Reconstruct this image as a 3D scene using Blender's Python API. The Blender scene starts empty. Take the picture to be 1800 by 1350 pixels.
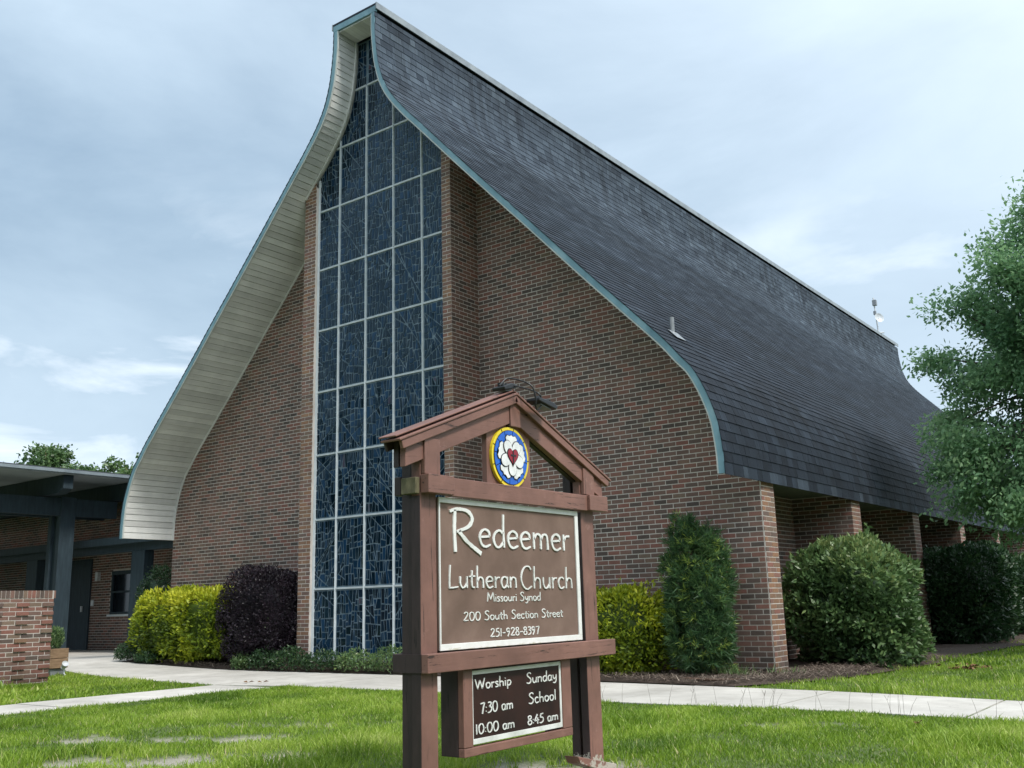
import bpy, bmesh, math, random
import numpy as np
from mathutils import Matrix, Vector

random.seed(7)
RNG = np.random.default_rng(11)
SC = bpy.context.scene
COL = SC.collection

# ------------------------------------------------------------------ camera
F_PX, PITCH, ROLL, HEAD = 1725.7, 0.2220, -0.0277, -0.6386
CAM = np.array([5.219, -12.579, 0.8])
def cam_axes():
    f = np.array([math.sin(HEAD)*math.cos(PITCH), math.cos(HEAD)*math.cos(PITCH), math.sin(PITCH)])
    r = np.array([math.cos(HEAD), -math.sin(HEAD), 0.0])
    u = np.cross(r, f)
    return r*math.cos(ROLL)+u*math.sin(ROLL), -r*math.sin(ROLL)+u*math.cos(ROLL), f
AX_R, AX_U, AX_F = cam_axes()
cam_data = bpy.data.cameras.new('camera')
cam = bpy.data.objects.new('camera', cam_data)
COL.objects.link(cam)
m = Matrix.Identity(4)
for i in range(3):
    m[i][0] = AX_R[i]; m[i][1] = AX_U[i]; m[i][2] = -AX_F[i]; m[i][3] = CAM[i]
cam.matrix_world = m
cam_data.sensor_width = 36.0
cam_data.lens = F_PX/1800*36.0
cam_data.clip_start = 0.1
cam_data.clip_end = 2000
SC.camera = cam

def pix(P):
    """pixel position (1800 x 1350) and distance of a world point, used only to choose which pieces are near enough to be separate"""
    d = np.asarray(P, float)-CAM
    z = d @ AX_F
    if z <= 0.1:
        return None
    return 900+F_PX*(d @ AX_R)/z, 675-F_PX*(d @ AX_U)/z, z

# ------------------------------------------------------------------ world and sun
world = bpy.data.worlds.new('World'); SC.world = world; world.use_nodes = True
SUN_EL, SUN_AZ = math.radians(52), math.radians(100)     # azimuth clockwise from +Y
SUN_DIR = Vector((math.sin(SUN_AZ)*math.cos(SUN_EL), math.cos(SUN_AZ)*math.cos(SUN_EL), math.sin(SUN_EL)))
def build_world():
    nt = world.node_tree; N = nt.nodes; L = nt.links; N.clear()
    out = N.new('ShaderNodeOutputWorld'); bg = N.new('ShaderNodeBackground')
    sky = N.new('ShaderNodeTexSky'); sky.sky_type = 'NISHITA'; sky.sun_disc = False
    sky.sun_elevation = SUN_EL; sky.sun_rotation = SUN_AZ
    sky.dust_density = 2.0
    tc = N.new('ShaderNodeTexCoord')
    # clouds: noise over the direction, flattened towards the horizon
    mp = N.new('ShaderNodeMapping'); mp.inputs['Scale'].default_value = (1.0, 1.0, 2.6); mp.inputs['Location'].default_value = (3.1, 1.7, 0.4)
    n1 = N.new('ShaderNodeTexNoise'); n1.inputs['Scale'].default_value = 2.1; n1.inputs['Detail'].default_value = 7; n1.inputs['Roughness'].default_value = 0.56; n1.inputs['Distortion'].default_value = 0.35
    n2 = N.new('ShaderNodeTexNoise'); n2.inputs['Scale'].default_value = 4.5; n2.inputs['Detail'].default_value = 9; n2.inputs['Roughness'].default_value = 0.55; n2.inputs['Distortion'].default_value = 0.6
    L.new(tc.outputs['Generated'], mp.inputs['Vector']); L.new(mp.outputs[0], n1.inputs['Vector']); L.new(mp.outputs[0], n2.inputs['Vector'])
    # thick cloud shade: grey-blue to pale
    r1 = N.new('ShaderNodeValToRGB'); r1.color_ramp.elements[0].position = 0.36; r1.color_ramp.elements[1].position = 0.66
    r1.color_ramp.elements[0].color = (1.85, 2.85, 4.0, 1); r1.color_ramp.elements[1].color = (3.6, 4.75, 5.9, 1)
    L.new(n1.outputs['Fac'], r1.inputs['Fac'])
    # brightening towards the veiled sun
    dp = N.new('ShaderNodeVectorMath'); dp.operation = 'DOT_PRODUCT'
    L.new(tc.outputs['Generated'], dp.inputs[0]); dp.inputs[1].default_value = SUN_DIR
    mr = N.new('ShaderNodeMapRange'); mr.inputs['From Min'].default_value = -0.26; mr.inputs['From Max'].default_value = 0.8
    mr.inputs['To Min'].default_value = 0.0; mr.inputs['To Max'].default_value = 1.0
    L.new(dp.outputs['Value'], mr.inputs['Value'])
    mixg = N.new('ShaderNodeMix'); mixg.data_type = 'RGBA'; mixg.inputs['B'].default_value = (9.2, 10.3, 11.2, 1)
    L.new(mr.outputs[0], mixg.inputs['Factor']); L.new(r1.outputs[0], mixg.inputs['A'])
    # low streaks of white cloud near the horizon
    sep = N.new('ShaderNodeSeparateXYZ'); L.new(tc.outputs['Generated'], sep.inputs[0])
    band = N.new('ShaderNodeMapRange'); band.inputs['From Min'].default_value = 0.42; band.inputs['From Max'].default_value = 0.05
    L.new(sep.outputs['Z'], band.inputs['Value'])
    r2 = N.new('ShaderNodeValToRGB'); r2.color_ramp.elements[0].position = 0.50; r2.color_ramp.elements[1].position = 0.66
    L.new(n2.outputs['Fac'], r2.inputs['Fac'])
    mu = N.new('ShaderNodeMath'); mu.operation = 'MULTIPLY'; L.new(band.outputs[0], mu.inputs[0]); L.new(r2.outputs[0], mu.inputs[1])
    mixs = N.new('ShaderNodeMix'); mixs.data_type = 'RGBA'; mixs.inputs['B'].default_value = (9.6, 10.2, 10.8, 1)
    L.new(mu.outputs[0], mixs.inputs['Factor']); lowl = N.new('ShaderNodeMix'); lowl.data_type = 'RGBA'; lowl.inputs['B'].default_value = (5.4, 6.5, 7.4, 1)
    lf = N.new('ShaderNodeMath'); lf.operation = 'MULTIPLY'; L.new(band.outputs[0], lf.inputs[0]); lf.inputs[1].default_value = 0.75
    L.new(lf.outputs[0], lowl.inputs['Factor']); L.new(mixg.outputs['Result'], lowl.inputs['A']); L.new(lowl.outputs['Result'], mixs.inputs['A'])
    # clear sky shows a little through the cloud
    mixc = N.new('ShaderNodeMix'); mixc.data_type = 'RGBA'; mixc.inputs['Factor'].default_value = 0.95
    L.new(sky.outputs[0], mixc.inputs['A']); L.new(mixs.outputs['Result'], mixc.inputs['B'])
    L.new(mixc.outputs['Result'], bg.inputs['Color']); bg.inputs['Strength'].default_value = 0.069
    L.new(bg.outputs[0], out.inputs['Surface'])
build_world()
sun_data = bpy.data.lights.new('sun', 'SUN'); sun = bpy.data.objects.new('sun', sun_data); COL.objects.link(sun)
sun_data.energy = 1.5; sun_data.angle = math.radians(10); sun_data.color = (1.0, 0.95, 0.88)
sun.rotation_euler = SUN_DIR.to_track_quat('Z', 'Y').to_euler()
sun.location = (20, -10, 30)
SC.view_settings.view_transform = 'Standard'; SC.view_settings.look = 'None'
SC.view_settings.exposure = 1.1; SC.view_settings.gamma = 1.0; SC.view_settings.use_curve_mapping = False

# ------------------------------------------------------------------ materials
MATS = {}
class NB:
    def __init__(s, name):
        s.m = bpy.data.materials.new(name); s.m.use_nodes = True
        s.t = s.m.node_tree; s.N = s.t.nodes; s.L = s.t.links
        s.b = s.N['Principled BSDF']; s.out = s.N['Material Output']
    def pos(s, scale=(1, 1, 1)):
        g = s.N.new('ShaderNodeNewGeometry'); v = s.N.new('ShaderNodeVectorMath'); v.operation = 'MULTIPLY'
        s.L.new(g.outputs['Position'], v.inputs[0]); v.inputs[1].default_value = scale
        return v.outputs[0]
    def noise(s, scale, detail=3, rough=0.5, vec=None, dist=0.0):
        n = s.N.new('ShaderNodeTexNoise'); n.inputs['Scale'].default_value = scale; n.inputs['Detail'].default_value = detail
        n.inputs['Roughness'].default_value = rough; n.inputs['Distortion'].default_value = dist
        s.L.new(vec if vec is not None else s.pos(), n.inputs['Vector']); return n.outputs['Fac']
    def ramp(s, fac, stops, interp='LINEAR'):
        r = s.N.new('ShaderNodeValToRGB'); r.color_ramp.interpolation = interp
        e = r.color_ramp.elements
        while len(e) < len(stops): e.new(0.5)
        for el, (p, c) in zip(e, stops):
            el.position = p; el.color = (c[0], c[1], c[2], 1) if not isinstance(c, (int, float)) else (c, c, c, 1)
        s.L.new(fac, r.inputs['Fac']); return r.outputs[0]
    def attr(s, name='tint'):
        a = s.N.new('ShaderNodeAttribute'); a.attribute_name = name; return a.outputs['Fac']
    def mix(s, fac, a, b, mode='MIX'):
        x = s.N.new('ShaderNodeMix'); x.data_type = 'RGBA'; x.blend_type = mode
        for k, v in (('Factor', fac), ('A', a), ('B', b)):
            if isinstance(v, (int, float)): x.inputs[k].default_value = v
            elif isinstance(v, tuple): x.inputs[k].default_value = (v[0], v[1], v[2], 1)
            else: s.L.new(v, x.inputs[k])
        return x.outputs['Result']
    def maprange(s, v, a, b, c, d):
        x = s.N.new('ShaderNodeMapRange'); s.L.new(v, x.inputs['Value'])
        for k, q in zip(('From Min', 'From Max', 'To Min', 'To Max'), (a, b, c, d)): x.inputs[k].default_value = q
        return x.outputs[0]
    def color(s, c):
        if isinstance(c, tuple): s.b.inputs['Base Color'].default_value = (c[0], c[1], c[2], 1)
        else: s.L.new(c, s.b.inputs['Base Color'])
    def rough(s, r):
        if isinstance(r, (int, float)): s.b.inputs['Roughness'].default_value = r
        else: s.L.new(r, s.b.inputs['Roughness'])
    def bump(s, h, strength=0.3, dist=0.01):
        b = s.N.new('ShaderNodeBump'); b.inputs['Strength'].default_value = strength; b.inputs['Distance'].default_value = dist
        s.L.new(h, b.inputs['Height']); s.L.new(b.outputs[0], s.b.inputs['Normal'])

def make_materials():
    # brick: one tint value per brick picks the colour
    n = NB('brick_face'); t = n.attr()
    c = n.ramp(t, [(0.0, (.085, .068, .060)), (.14, (.122, .090, .077)), (.30, (.178, .114, .094)), (.48, (.222, .127, .101)), (.60, (.265, .115, .090)), (.70, (.205, .148, .112)), (.78, (.235, .140, .092)), (.90, (.29, .155, .092)), (1.0, (.32, .21, .14))])
    sp = n.noise(160, 3, .7); c = n.mix(.55, c, n.ramp(sp, [(.3, .35), (.7, 1.35)]), 'MULTIPLY')
    big = n.noise(3.0, 4, .6); c = n.mix(.5, c, n.ramp(big, [(.3, .7), (.7, 1.15)]), 'MULTIPLY')
    def damp(n, c):
        # damp and soil splashed on the lowest courses, streaks of lime here and there
        g = n.N.new('ShaderNodeNewGeometry'); sp_ = n.N.new('ShaderNodeSeparateXYZ'); n.L.new(g.outputs['Position'], sp_.inputs[0])
        lo = n.maprange(sp_.outputs['Z'], -.2, .45, 1.0, .0); q = n.noise(2.6, 5, .7); mu = n.N.new('ShaderNodeMath'); mu.operation = 'MULTIPLY'; mu.use_clamp = True; n.L.new(lo, mu.inputs[0]); n.L.new(n.maprange(q, .3, .65, .15, 1.0), mu.inputs[1])
        c = n.mix(mu.outputs[0], c, (.40, .42, .40), 'MULTIPLY')
        st = n.noise(1.4, 6, .7, n.pos((1.3, 1.3, .35))); return n.mix(1.0, c, n.ramp(st, [(.30, .78), (.48, 1.0), (.62, 1.0), (.75, 1.22)]), 'MULTIPLY')
    c = damp(n, c)
    n.color(c); n.rough(.9); n.bump(sp, .4, .003); MATS['brick'] = n.m
    n = NB('mortar'); sp = n.noise(90, 4, .7); big = n.noise(1.3, 4, .6)
    c = n.ramp(sp, [(.25, (.56, .515, .475)), (.75, (.71, .66, .615))]); c = n.mix(.8, c, n.ramp(big, [(.3, .72), (.7, 1.10)]), 'MULTIPLY'); c = damp(n, c)
    n.color(c); n.rough(.95); n.bump(sp, .3, .003); MATS['mortar'] = n.m
    # shingles
    n = NB('shingle_asphalt'); t = n.attr()
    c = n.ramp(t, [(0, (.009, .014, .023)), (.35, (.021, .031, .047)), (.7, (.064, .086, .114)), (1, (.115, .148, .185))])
    g = n.noise(220, 2, .8); c = n.mix(.6, c, n.ramp(g, [(.3, .5), (.75, 1.5)]), 'MULTIPLY')
    st = n.noise(1.0, 5, .65, n.pos((.8, .25, 1.2))); c = n.mix(.75, c, n.ramp(st, [(.35, .62), (.65, 1.3)]), 'MULTIPLY')
    pl = n.noise(1.0, 6, .7, n.pos((.35, 3.2, .22))); c = n.mix(.85, c, n.ramp(pl, [(.32, .52), (.50, 1.0), (.7, 1.10)]), 'MULTIPLY')
    dr = n.noise(1.0, 4, .7, n.pos((1.0, 9.0, .7))); c = n.mix(.5, c, n.ramp(dr, [(.35, .7), (.7, 1.3)]), 'MULTIPLY')
    n.color(c); n.rough(n.maprange(g, .2, .8, .72, .95)); n.b.inputs['Specular IOR Level'].default_value = .28; n.bump(g, .5, .004); MATS['shingle'] = n.m
    def simple(key, stops, scale=8, rough=.6, stretch=(1, 1, 1), bump=.15, detail=5, spec=None, dist=.003):
        n = NB(key); s = n.noise(scale, detail, .6, n.pos(stretch)); n.color(n.ramp(s, stops)); n.rough(rough); n.bump(s, bump, dist)
        if spec is not None: n.b.inputs['Specular IOR Level'].default_value = spec
        MATS[key] = n.m; return n
    simple('fascia_copper', [(.3, (.10, .20, .25)), (.55, (.17, .31, .37)), (.75, (.27, .42, .47))], 2.5, .6, (1, 1, .6))
    simple('fascia_edge_white', [(.3, (.42, .46, .44)), (.7, (.6, .62, .6))], 5, .6)
    simple('flashing_metal', [(.3, (.18, .21, .24)), (.7, (.31, .35, .38))], 3, .5)
    n = NB('soffit_paint'); a = n.attr(); s = n.noise(1.2, 5, .65, n.pos((1, 1.5, 1)))
    c = n.ramp(s, [(.3, (.60, .61, .60)), (.7, (.78, .785, .77))]); s2 = n.noise(30, 3, .6, n.pos((1, .08, 1))); c = n.mix(.4, c, n.ramp(s2, [(.3, .8), (.7, 1.1)]), 'MULTIPLY')
    c = n.mix(1.0, c, n.ramp(a, [(0, .84), (1, 1.08)]), 'MULTIPLY'); n.color(c); n.rough(.6); MATS['soffit'] = n.m
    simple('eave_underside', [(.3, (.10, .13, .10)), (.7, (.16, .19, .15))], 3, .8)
    n = simple('window_frame', [(.3, (.54, .60, .64)), (.7, (.70, .75, .78))], 6, .45)
    n = NB('dalle_glass'); t = n.attr()
    c = n.ramp(t, [(0, (.001, .007, .016)), (.35, (.002, .014, .034)), (.6, (.003, .024, .062)), (.8, (.006, .034, .085)), (.93, (.02, .03, .06)), (1, (.07, .03, .045))])
    n.color(c); n.rough(n.maprange(t, 0, 1, .12, .34)); n.b.inputs['Specular Tint'].default_value = (.5, .82, 1, 1); s = n.noise(14, 2, .5); n.bump(s, .18, .02); n.b.inputs['Specular IOR Level'].default_value = .38; MATS['glass'] = n.m
    n = NB('glass_matrix'); s = n.noise(6, 4, .6); n.color(n.ramp(s, [(.3, (.055, .095, .125)), (.7, (.19, .25, .30))])); n.rough(.6); n.b.inputs['Specular IOR Level'].default_value = .2; MATS['matrix'] = n.m
    # sign paints
    def paint(key, c1, c2, c3, fleck=.0):
        n = NB(key); s = n.noise(18, 5, .65, n.pos((1, .35, .35))); s2 = n.noise(1.6, 4, .6)
        c = n.ramp(s, [(.25, c1), (.6, c2), (.85, c3)]); c = n.mix(.9, c, n.ramp(s2, [(.3, .72), (.7, 1.18)]), 'MULTIPLY')
        gr = n.noise(55, 4, .7, n.pos((1, .06, 1)) if fleck == 0 else n.pos((1, 1, .06)))
        c = n.mix(1.0, c, n.ramp(gr, [(.30, .55), (.38, 1.0)]), 'MULTIPLY')
        ck = n.noise(26, 6, .75, n.pos((1, .10, 1.6)) if fleck == 0 else n.pos((1, 1.6, .07)), .4)
        c = n.mix(1.0, c, n.ramp(ck, [(.365, .20), (.39, 1.0)]), 'MULTIPLY')
        sc_ = n.noise(6, 8, .8); c = n.mix(n.ramp(sc_, [(.60, 0.0), (.72, .6)]), c, (c3[0]*1.35, c3[1]*1.5, c3[2]*1.6))
        # bare patches just above the ground
        g = n.N.new('ShaderNodeNewGeometry'); sp = n.N.new('ShaderNodeSeparateXYZ'); n.L.new(g.outputs['Position'], sp.inputs[0])
        lo = n.maprange(sp.outputs['Z'], -.20, -.02, .62, .0); pn = n.noise(24, 5, .75)
        th = n.N.new('ShaderNodeMath'); th.operation = 'LESS_THAN'; n.L.new(pn, th.inputs[0]); n.L.new(lo, th.inputs[1])
        c = n.mix(th.outputs[0], c, (.42, .38, .33)); n.color(c); n.rough(.55); n.bump(gr, .35, .004); MATS[key] = n.m
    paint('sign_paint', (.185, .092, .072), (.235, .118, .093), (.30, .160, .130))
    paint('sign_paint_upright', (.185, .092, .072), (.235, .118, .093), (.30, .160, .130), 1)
    paint('sign_brown_dark', (.028, .018, .018), (.045, .028, .028), (.07, .045, .042), 1)  # darker tone for side faces, end faces and rear timbers
    simple('sign_board_brown', [(.3, (.130, .082, .062)), (.5, (.172, .110, .086)), (.75, (.235, .158, .126))], 3.5, .8, bump=.5, detail=9)
    simple('sub_board_brown', [(.3, (.016, .007, .006)), (.7, (.045, .017, .013))], 3, .55, detail=7, spec=.3)
    n = simple('sign_white', [(.25, (.52, .54, .50)), (.5, (.74, .75, .73)), (.8, (.82, .82, .80))], 7, .55, detail=7)
    n = NB('border_white'); s = n.noise(9, 6, .7); c = n.ramp(s, [(.3, (.68, .69, .66)), (.6, (.80, .80, .79))])
    g = n.N.new('ShaderNodeNewGeometry'); sp = n.N.new('ShaderNodeSeparateXYZ'); n.L.new(g.outputs['Position'], sp.inputs[0])
    lo = n.maprange(sp.outputs['Z'], .57, .605, .62, .0); pn = n.noise(11, 5, .7, n.pos((1, 1, 3)))
    th = n.N.new('ShaderNodeMath'); th.operation = 'SUBTRACT'; th.use_clamp = True; n.L.new(lo, th.inputs[0]); n.L.new(pn, th.inputs[1])
    ml = n.N.new('ShaderNodeMath'); ml.operation = 'MULTIPLY'; ml.use_clamp = True; n.L.new(th.outputs[0], ml.inputs[0]); ml.inputs[1].default_value = 5
    c = n.mix(ml.outputs[0], c, (.42, .42, .26)); n.color(c); n.rough(.5); MATS['border_white'] = n.m
    for k, cc, r in (('rose_yellow', (.80, .62, .02), .35), ('rose_blue', (.010, .125, .60), .35), ('rose_white', (.78, .80, .80), .4), ('rose_red', (.28, .008, .022), .35), ('rose_black', (.010, .010, .012), .4), ('black_plastic', (.012, .013, .015), .35), ('grey_metal', (.22, .24, .26), .4), ('white_metal', (.6, .63, .66), .4)):
        s = simple(k, [(.3, tuple(x*.8 for x in cc)), (.7, tuple(min(1, x*1.12) for x in cc))], 14, r)
    simple('end_grain', [(.3, (.06, .055, .03)), (.55, (.14, .125, .07)), (.8, (.27, .235, .14))], 20, .8, (1, 1, .4))
    simple('teal_timber', [(.3, (.011, .024, .034)), (.6, (.022, .042, .056)), (.8, (.036, .06, .076))], 6, .7, (3, 3, .4))
    simple('canopy_ceiling', [(.3, (.24, .28, .31)), (.7, (.34, .38, .41))], 1.5, .7)
    simple('roof_membrane', [(.3, (.03, .035, .045)), (.7, (.06, .068, .08))], 3, .8)
    simple('canopy_edge_metal', [(.3, (.16, .20, .23)), (.7, (.27, .32, .35))], 3, .5)
    n = NB('dark_pane'); n.color((.008, .012, .018)); n.rough(.08); MATS['dark_pane'] = n.m
    simple('planter_wood', [(.3, (.17, .105, .06)), (.7, (.30, .20, .12))], 7, .8, (1, 1, 6))
    # ground
    n = NB('concrete'); s = n.noise(2.2, 6, .7); f = n.noise(170, 3, .8); lg = n.noise(.5, 4, .6)
    c = n.ramp(s, [(.3, (.45, .425, .385)), (.7, (.62, .595, .55))]); c = n.mix(.5, c, n.ramp(f, [(.3, .72), (.7, 1.18)]), 'MULTIPLY')
    c = n.mix(.9, c, n.ramp(lg, [(.35, .76), (.65, 1.08)]), 'MULTIPLY'); sp2 = n.noise(9, 7, .8); c = n.mix(1.0, c, n.ramp(sp2, [(.30, .62), (.40, 1.0)]), 'MULTIPLY'); n.color(c); n.rough(.92); n.bump(f, .3, .004); MATS['concrete'] = n.m
    n = NB('soil_and_turf'); a = n.noise(5, 7, .7); b = n.noise(60, 4, .7)
    c = n.ramp(a, [(.3, (.055, .085, .020)), (.55, (.085, .125, .030)), (.75, (.14, .135, .07))]); c = n.mix(.7, c, n.ramp(b, [(.3, .55), (.7, 1.3)]), 'MULTIPLY')
    pa = n.attr('bare'); sc = n.ramp(b, [(.3, (.22, .20, .165)), (.7, (.40, .375, .33))]); c = n.mix(pa, c, sc)
    n.color(c); n.rough(.95); n.bump(b, .6, .01); MATS['turf'] = n.m
    n = NB('mulch_ground'); b = n.noise(35, 6, .75); n.color(n.ramp(b, [(.3, (.028, .020, .015)), (.6, (.075, .052, .040)), (.8, (.15, .11, .085))])); n.rough(.95); n.bump(b, .9, .02); MATS['mulch'] = n.m
    def leafmat(key, cols, trans=.35, rough=.5, spec=.5):
        n = NB(key); t = n.attr(); c = n.ramp(t, cols); n.color(c); n.rough(rough); n.b.inputs['Specular IOR Level'].default_value = spec*.8
        tr = n.N.new('ShaderNodeBsdfTranslucent'); n.L.new(c, tr.inputs['Color']); mx = n.N.new('ShaderNodeMixShader'); mx.inputs[0].default_value = trans
        n.L.new(n.b.outputs[0], mx.inputs[1]); n.L.new(tr.outputs[0], mx.inputs[2]); n.L.new(mx.outputs[0], n.out.inputs['Surface']); MATS[key] = n.m
    leafmat('grass_blade', [(0, (.095, .185, .016)), (.40, (.215, .345, .032)), (.75, (.345, .480, .060)), (.92, (.45, .56, .12)), (1, (.60, .52, .30))], .4, .45)
    leafmat('leaf_gold', [(0, (.040, .075, .010)), (.35, (.15, .22, .014)), (.7, (.36, .42, .022)), (1, (.62, .62, .05))], .35)
    leafmat('leaf_purple', [(0, (.010, .007, .012)), (.6, (.022, .013, .022)), (.85, (.040, .024, .036)), (.94, (.035, .055, .024))], .2)
    leafmat('leaf_dark', [(0, (.012, .034, .014)), (.5, (.026, .066, .025)), (.9, (.055, .11, .04)), (1, (.15, .20, .06))], .25, .38)
    leafmat('leaf_mid', [(0, (.030, .070, .026)), (.45, (.080, .150, .052)), (.8, (.17, .265, .10)), (.95, (.22, .28, .10)), (1, (.24, .14, .07))], .3, .38)
    leafmat('leaf_podo', [(0, (.028, .075, .030)), (.5, (.062, .135, .050)), (.85, (.12, .21, .07)), (.93, (.30, .42, .08)), (1, (.42, .52, .12))], .3, .4)
    leafmat('leaf_tree', [(0, (.12, .25, .13)), (.5, (.23, .40, .20)), (.9, (.35, .52, .26)), (1, (.46, .60, .31))], .5, .45)
    leafmat('straw', [(0, (.045, .032, .025)), (.5, (.15, .115, .09)), (.85, (.30, .24, .195)), (1, (.46, .39, .32))], .1, .8)
    simple('bark', [(.3, (.05, .042, .034)), (.7, (.12, .10, .085))], 14, .9, (1, 1, .3), .6)
    simple('rust_leaf', [(.3, (.10, .05, .02)), (.7, (.22, .12, .05))], 14, .8)
    simple('terracotta_edge', [(.3, (.09, .05, .035)), (.7, (.16, .09, .06))], 14, .8)
make_materials()

# ------------------------------------------------------------------ helpers
def put(name, me, parent=None, mat=None, **props):
    o = bpy.data.objects.new(name, me); COL.objects.link(o)
    if mat and me and len(me.materials) == 0: me.materials.append(MATS[mat])
    if parent is not None: o.parent = parent
    for k, v in props.items(): o[k] = v
    return o
def thing(name, label, cat, group=None, loc=(0, 0, 0)):
    o = bpy.data.objects.new(name, None); COL.objects.link(o); o.location = loc; o.empty_display_size = .2
    o['label'] = label; o['category'] = cat
    if group: o['group'] = group
    return o
class MB:
    """collects polygons (any size) into one mesh"""
    def __init__(s): s.v = []; s.f = []; s.t = []
    def face(s, pts, tint=.5):
        b = len(s.v); s.v += [tuple(p) for p in pts]; s.t += [tint]*len(pts); s.f.append(tuple(range(b, b+len(pts))))
    def solid(s, pts, faces, tint=.5):
        b = len(s.v); s.v += [tuple(p) for p in pts]; s.t += [tint]*len(pts); s.f += [tuple(b+i for i in f) for f in faces]
    def box(s, x0, x1, y0, y1, z0, z1, tint=.5):
        s.solid([(x0, y0, z0), (x1, y0, z0), (x1, y1, z0), (x0, y1, z0), (x0, y0, z1), (x1, y0, z1), (x1, y1, z1), (x0, y1, z1)],
                [(0, 3, 2, 1), (4, 5, 6, 7), (0, 1, 5, 4), (1, 2, 6, 5), (2, 3, 7, 6), (3, 0, 4, 7)], tint)
    def prism(s, poly, fr, d0, d1, tint=.5, back=False):
        """poly: 2-D points counter-clockwise; fr(u,v,d)->xyz; d0 back, d1 front"""
        n = len(poly); b = [fr(u, v, d0) for u, v in poly]; t = [fr(u, v, d1) for u, v in poly]
        fs = [tuple(range(n, 2*n))]+[(i, (i+1) % n, n+(i+1) % n, n+i) for i in range(n)]
        if back: fs.append(tuple(reversed(range(n))))
        s.solid(b+t, fs, tint)
    def tube(s, pts, r, n=8, tint=.5, cap=True):
        pts = [Vector(p) for p in pts]; rr = r if isinstance(r, (list, tuple)) else [r]*len(pts)
        rings = []; up = Vector((0, 0, 1))
        for i, p in enumerate(pts):
            d = (pts[min(i+1, len(pts)-1)]-pts[max(i-1, 0)]).normalized()
            a = d.cross(up if abs(d.z) < .95 else Vector((1, 0, 0))).normalized(); b = d.cross(a)
            rings.append([p+(a*math.cos(2*math.pi*k/n)+b*math.sin(2*math.pi*k/n))*rr[i] for k in range(n)])
        P = [q for g in rings for q in g]; F = []
        for i in range(len(pts)-1):
            for k in range(n): F.append((i*n+k, i*n+(k+1) % n, (i+1)*n+(k+1) % n, (i+1)*n+k))
        if cap: F.append(tuple(range(n))); F.append(tuple(reversed(range((len(pts)-1)*n, len(pts)*n))))
        s.solid(P, F, tint)
    def mesh(s, name):
        me = bpy.data.meshes.new(name); me.from_pydata(s.v, [], s.f)
        a = me.attributes.new('tint', 'FLOAT', 'POINT'); a.data.foreach_set('value', np.array(s.t, dtype=np.float32))
        me.update(); return me
    def obj(s, name, mat, parent=None, smooth=False, **props):
        me = s.mesh(name)
        if smooth: me.shade_smooth()
        return put(name, me, parent, mat, **props)
def bevel(o, w=.004, seg=2):
    md = o.modifiers.new('bevel', 'BEVEL'); md.width = w; md.segments = seg; md.limit_method = 'ANGLE'
    return o
def np_mesh(name, V, k, tint):
    """V: (n*k,3) array, every k points one polygon"""
    V = np.ascontiguousarray(V.reshape(-1, 3), dtype=np.float32); n = len(V)//k
    me = bpy.data.meshes.new(name)
    me.vertices.add(len(V)); me.vertices.foreach_set('co', V.ravel())
    me.loops.add(n*k); me.loops.foreach_set('vertex_index', np.arange(n*k, dtype=np.int32))
    me.polygons.add(n); me.polygons.foreach_set('loop_start', np.arange(0, n*k, k, dtype=np.int32))
    try: me.polygons.foreach_set('loop_total', np.full(n, k, dtype=np.int32))
    except Exception: pass
    a = me.attributes.new('tint', 'FLOAT', 'POINT'); a.data.foreach_set('value', np.repeat(tint, k).astype(np.float32))
    me.update(calc_edges=True); me.validate(); return me
def smooth(a, b, x):
    t = np.clip((x-a)/(b-a), 0, 1); return t*t*(3-2*t)
def gz(x, y=0):
    """ground height: the lawn is level, the walk climbs gently towards the covered way on the left"""
    return -0.20+0.14*smooth(-9.0, -15.5, np.asarray(x, float))
def vnoise(P, scale, seed=0):
    """cheap smooth pseudo noise in about -1..1"""
    P = np.asarray(P, float)*scale
    r = np.random.default_rng(seed); out = 0
    for k in range(5):
        w = r.normal(size=3); w /= np.linalg.norm(w); w *= r.uniform(.7, 1.6); out = out+np.sin(P @ w+r.uniform(0, 6.28))
    return out/2.6

# ------------------------------------------------------------------ ground
GX = [-300, -60, -30, -20]+[-16+i*.35 for i in range(24)]+[-7.5+i*.1 for i in range(130)]+[5.6, 7, 10, 16, 30, 80, 300]
GY = [-300, -60, -25, -14]+[-12+i*.1 for i in range(100)]+[-1.9+i*.8 for i in range(30)]+[30, 60, 120, 400]
BARE = [(-2.77, -7.75, .50, .22, .5), (-1.15, -8.25, .70, .28, .6), (-1.75, -7.25, .65, .22, .5), (-1.98, -6.32, .75, .17, .6), (-.62, -7.75, .45, .2, .5), (-1.63, -8.5, .4, .25, .3), (2.0, -4.6, .45, .15, .4), (1.55, -7.2, .42, .36, .1), (1.5, -8.5, .3, .25, 0)]
def bare(x, y):
    b = np.zeros_like(np.asarray(x, float))
    for cx, cy, rx, ry, an in BARE:
        dx, dy = x-cx, y-cy; c, s_ = math.cos(an), math.sin(an)
        u, v = (dx*c+dy*s_)/rx, (-dx*s_+dy*c)/ry
        w = .45*np.sin(x*7.3+y*3.1)+.45*np.sin(x*17-y*11)+.4*np.sin(y*23+x*5)+.3*np.sin(x*41+y*29)
        b = np.maximum(b, smooth(1.25, .6, np.sqrt(u*u+v*v)+w*.6))
    return b
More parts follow.
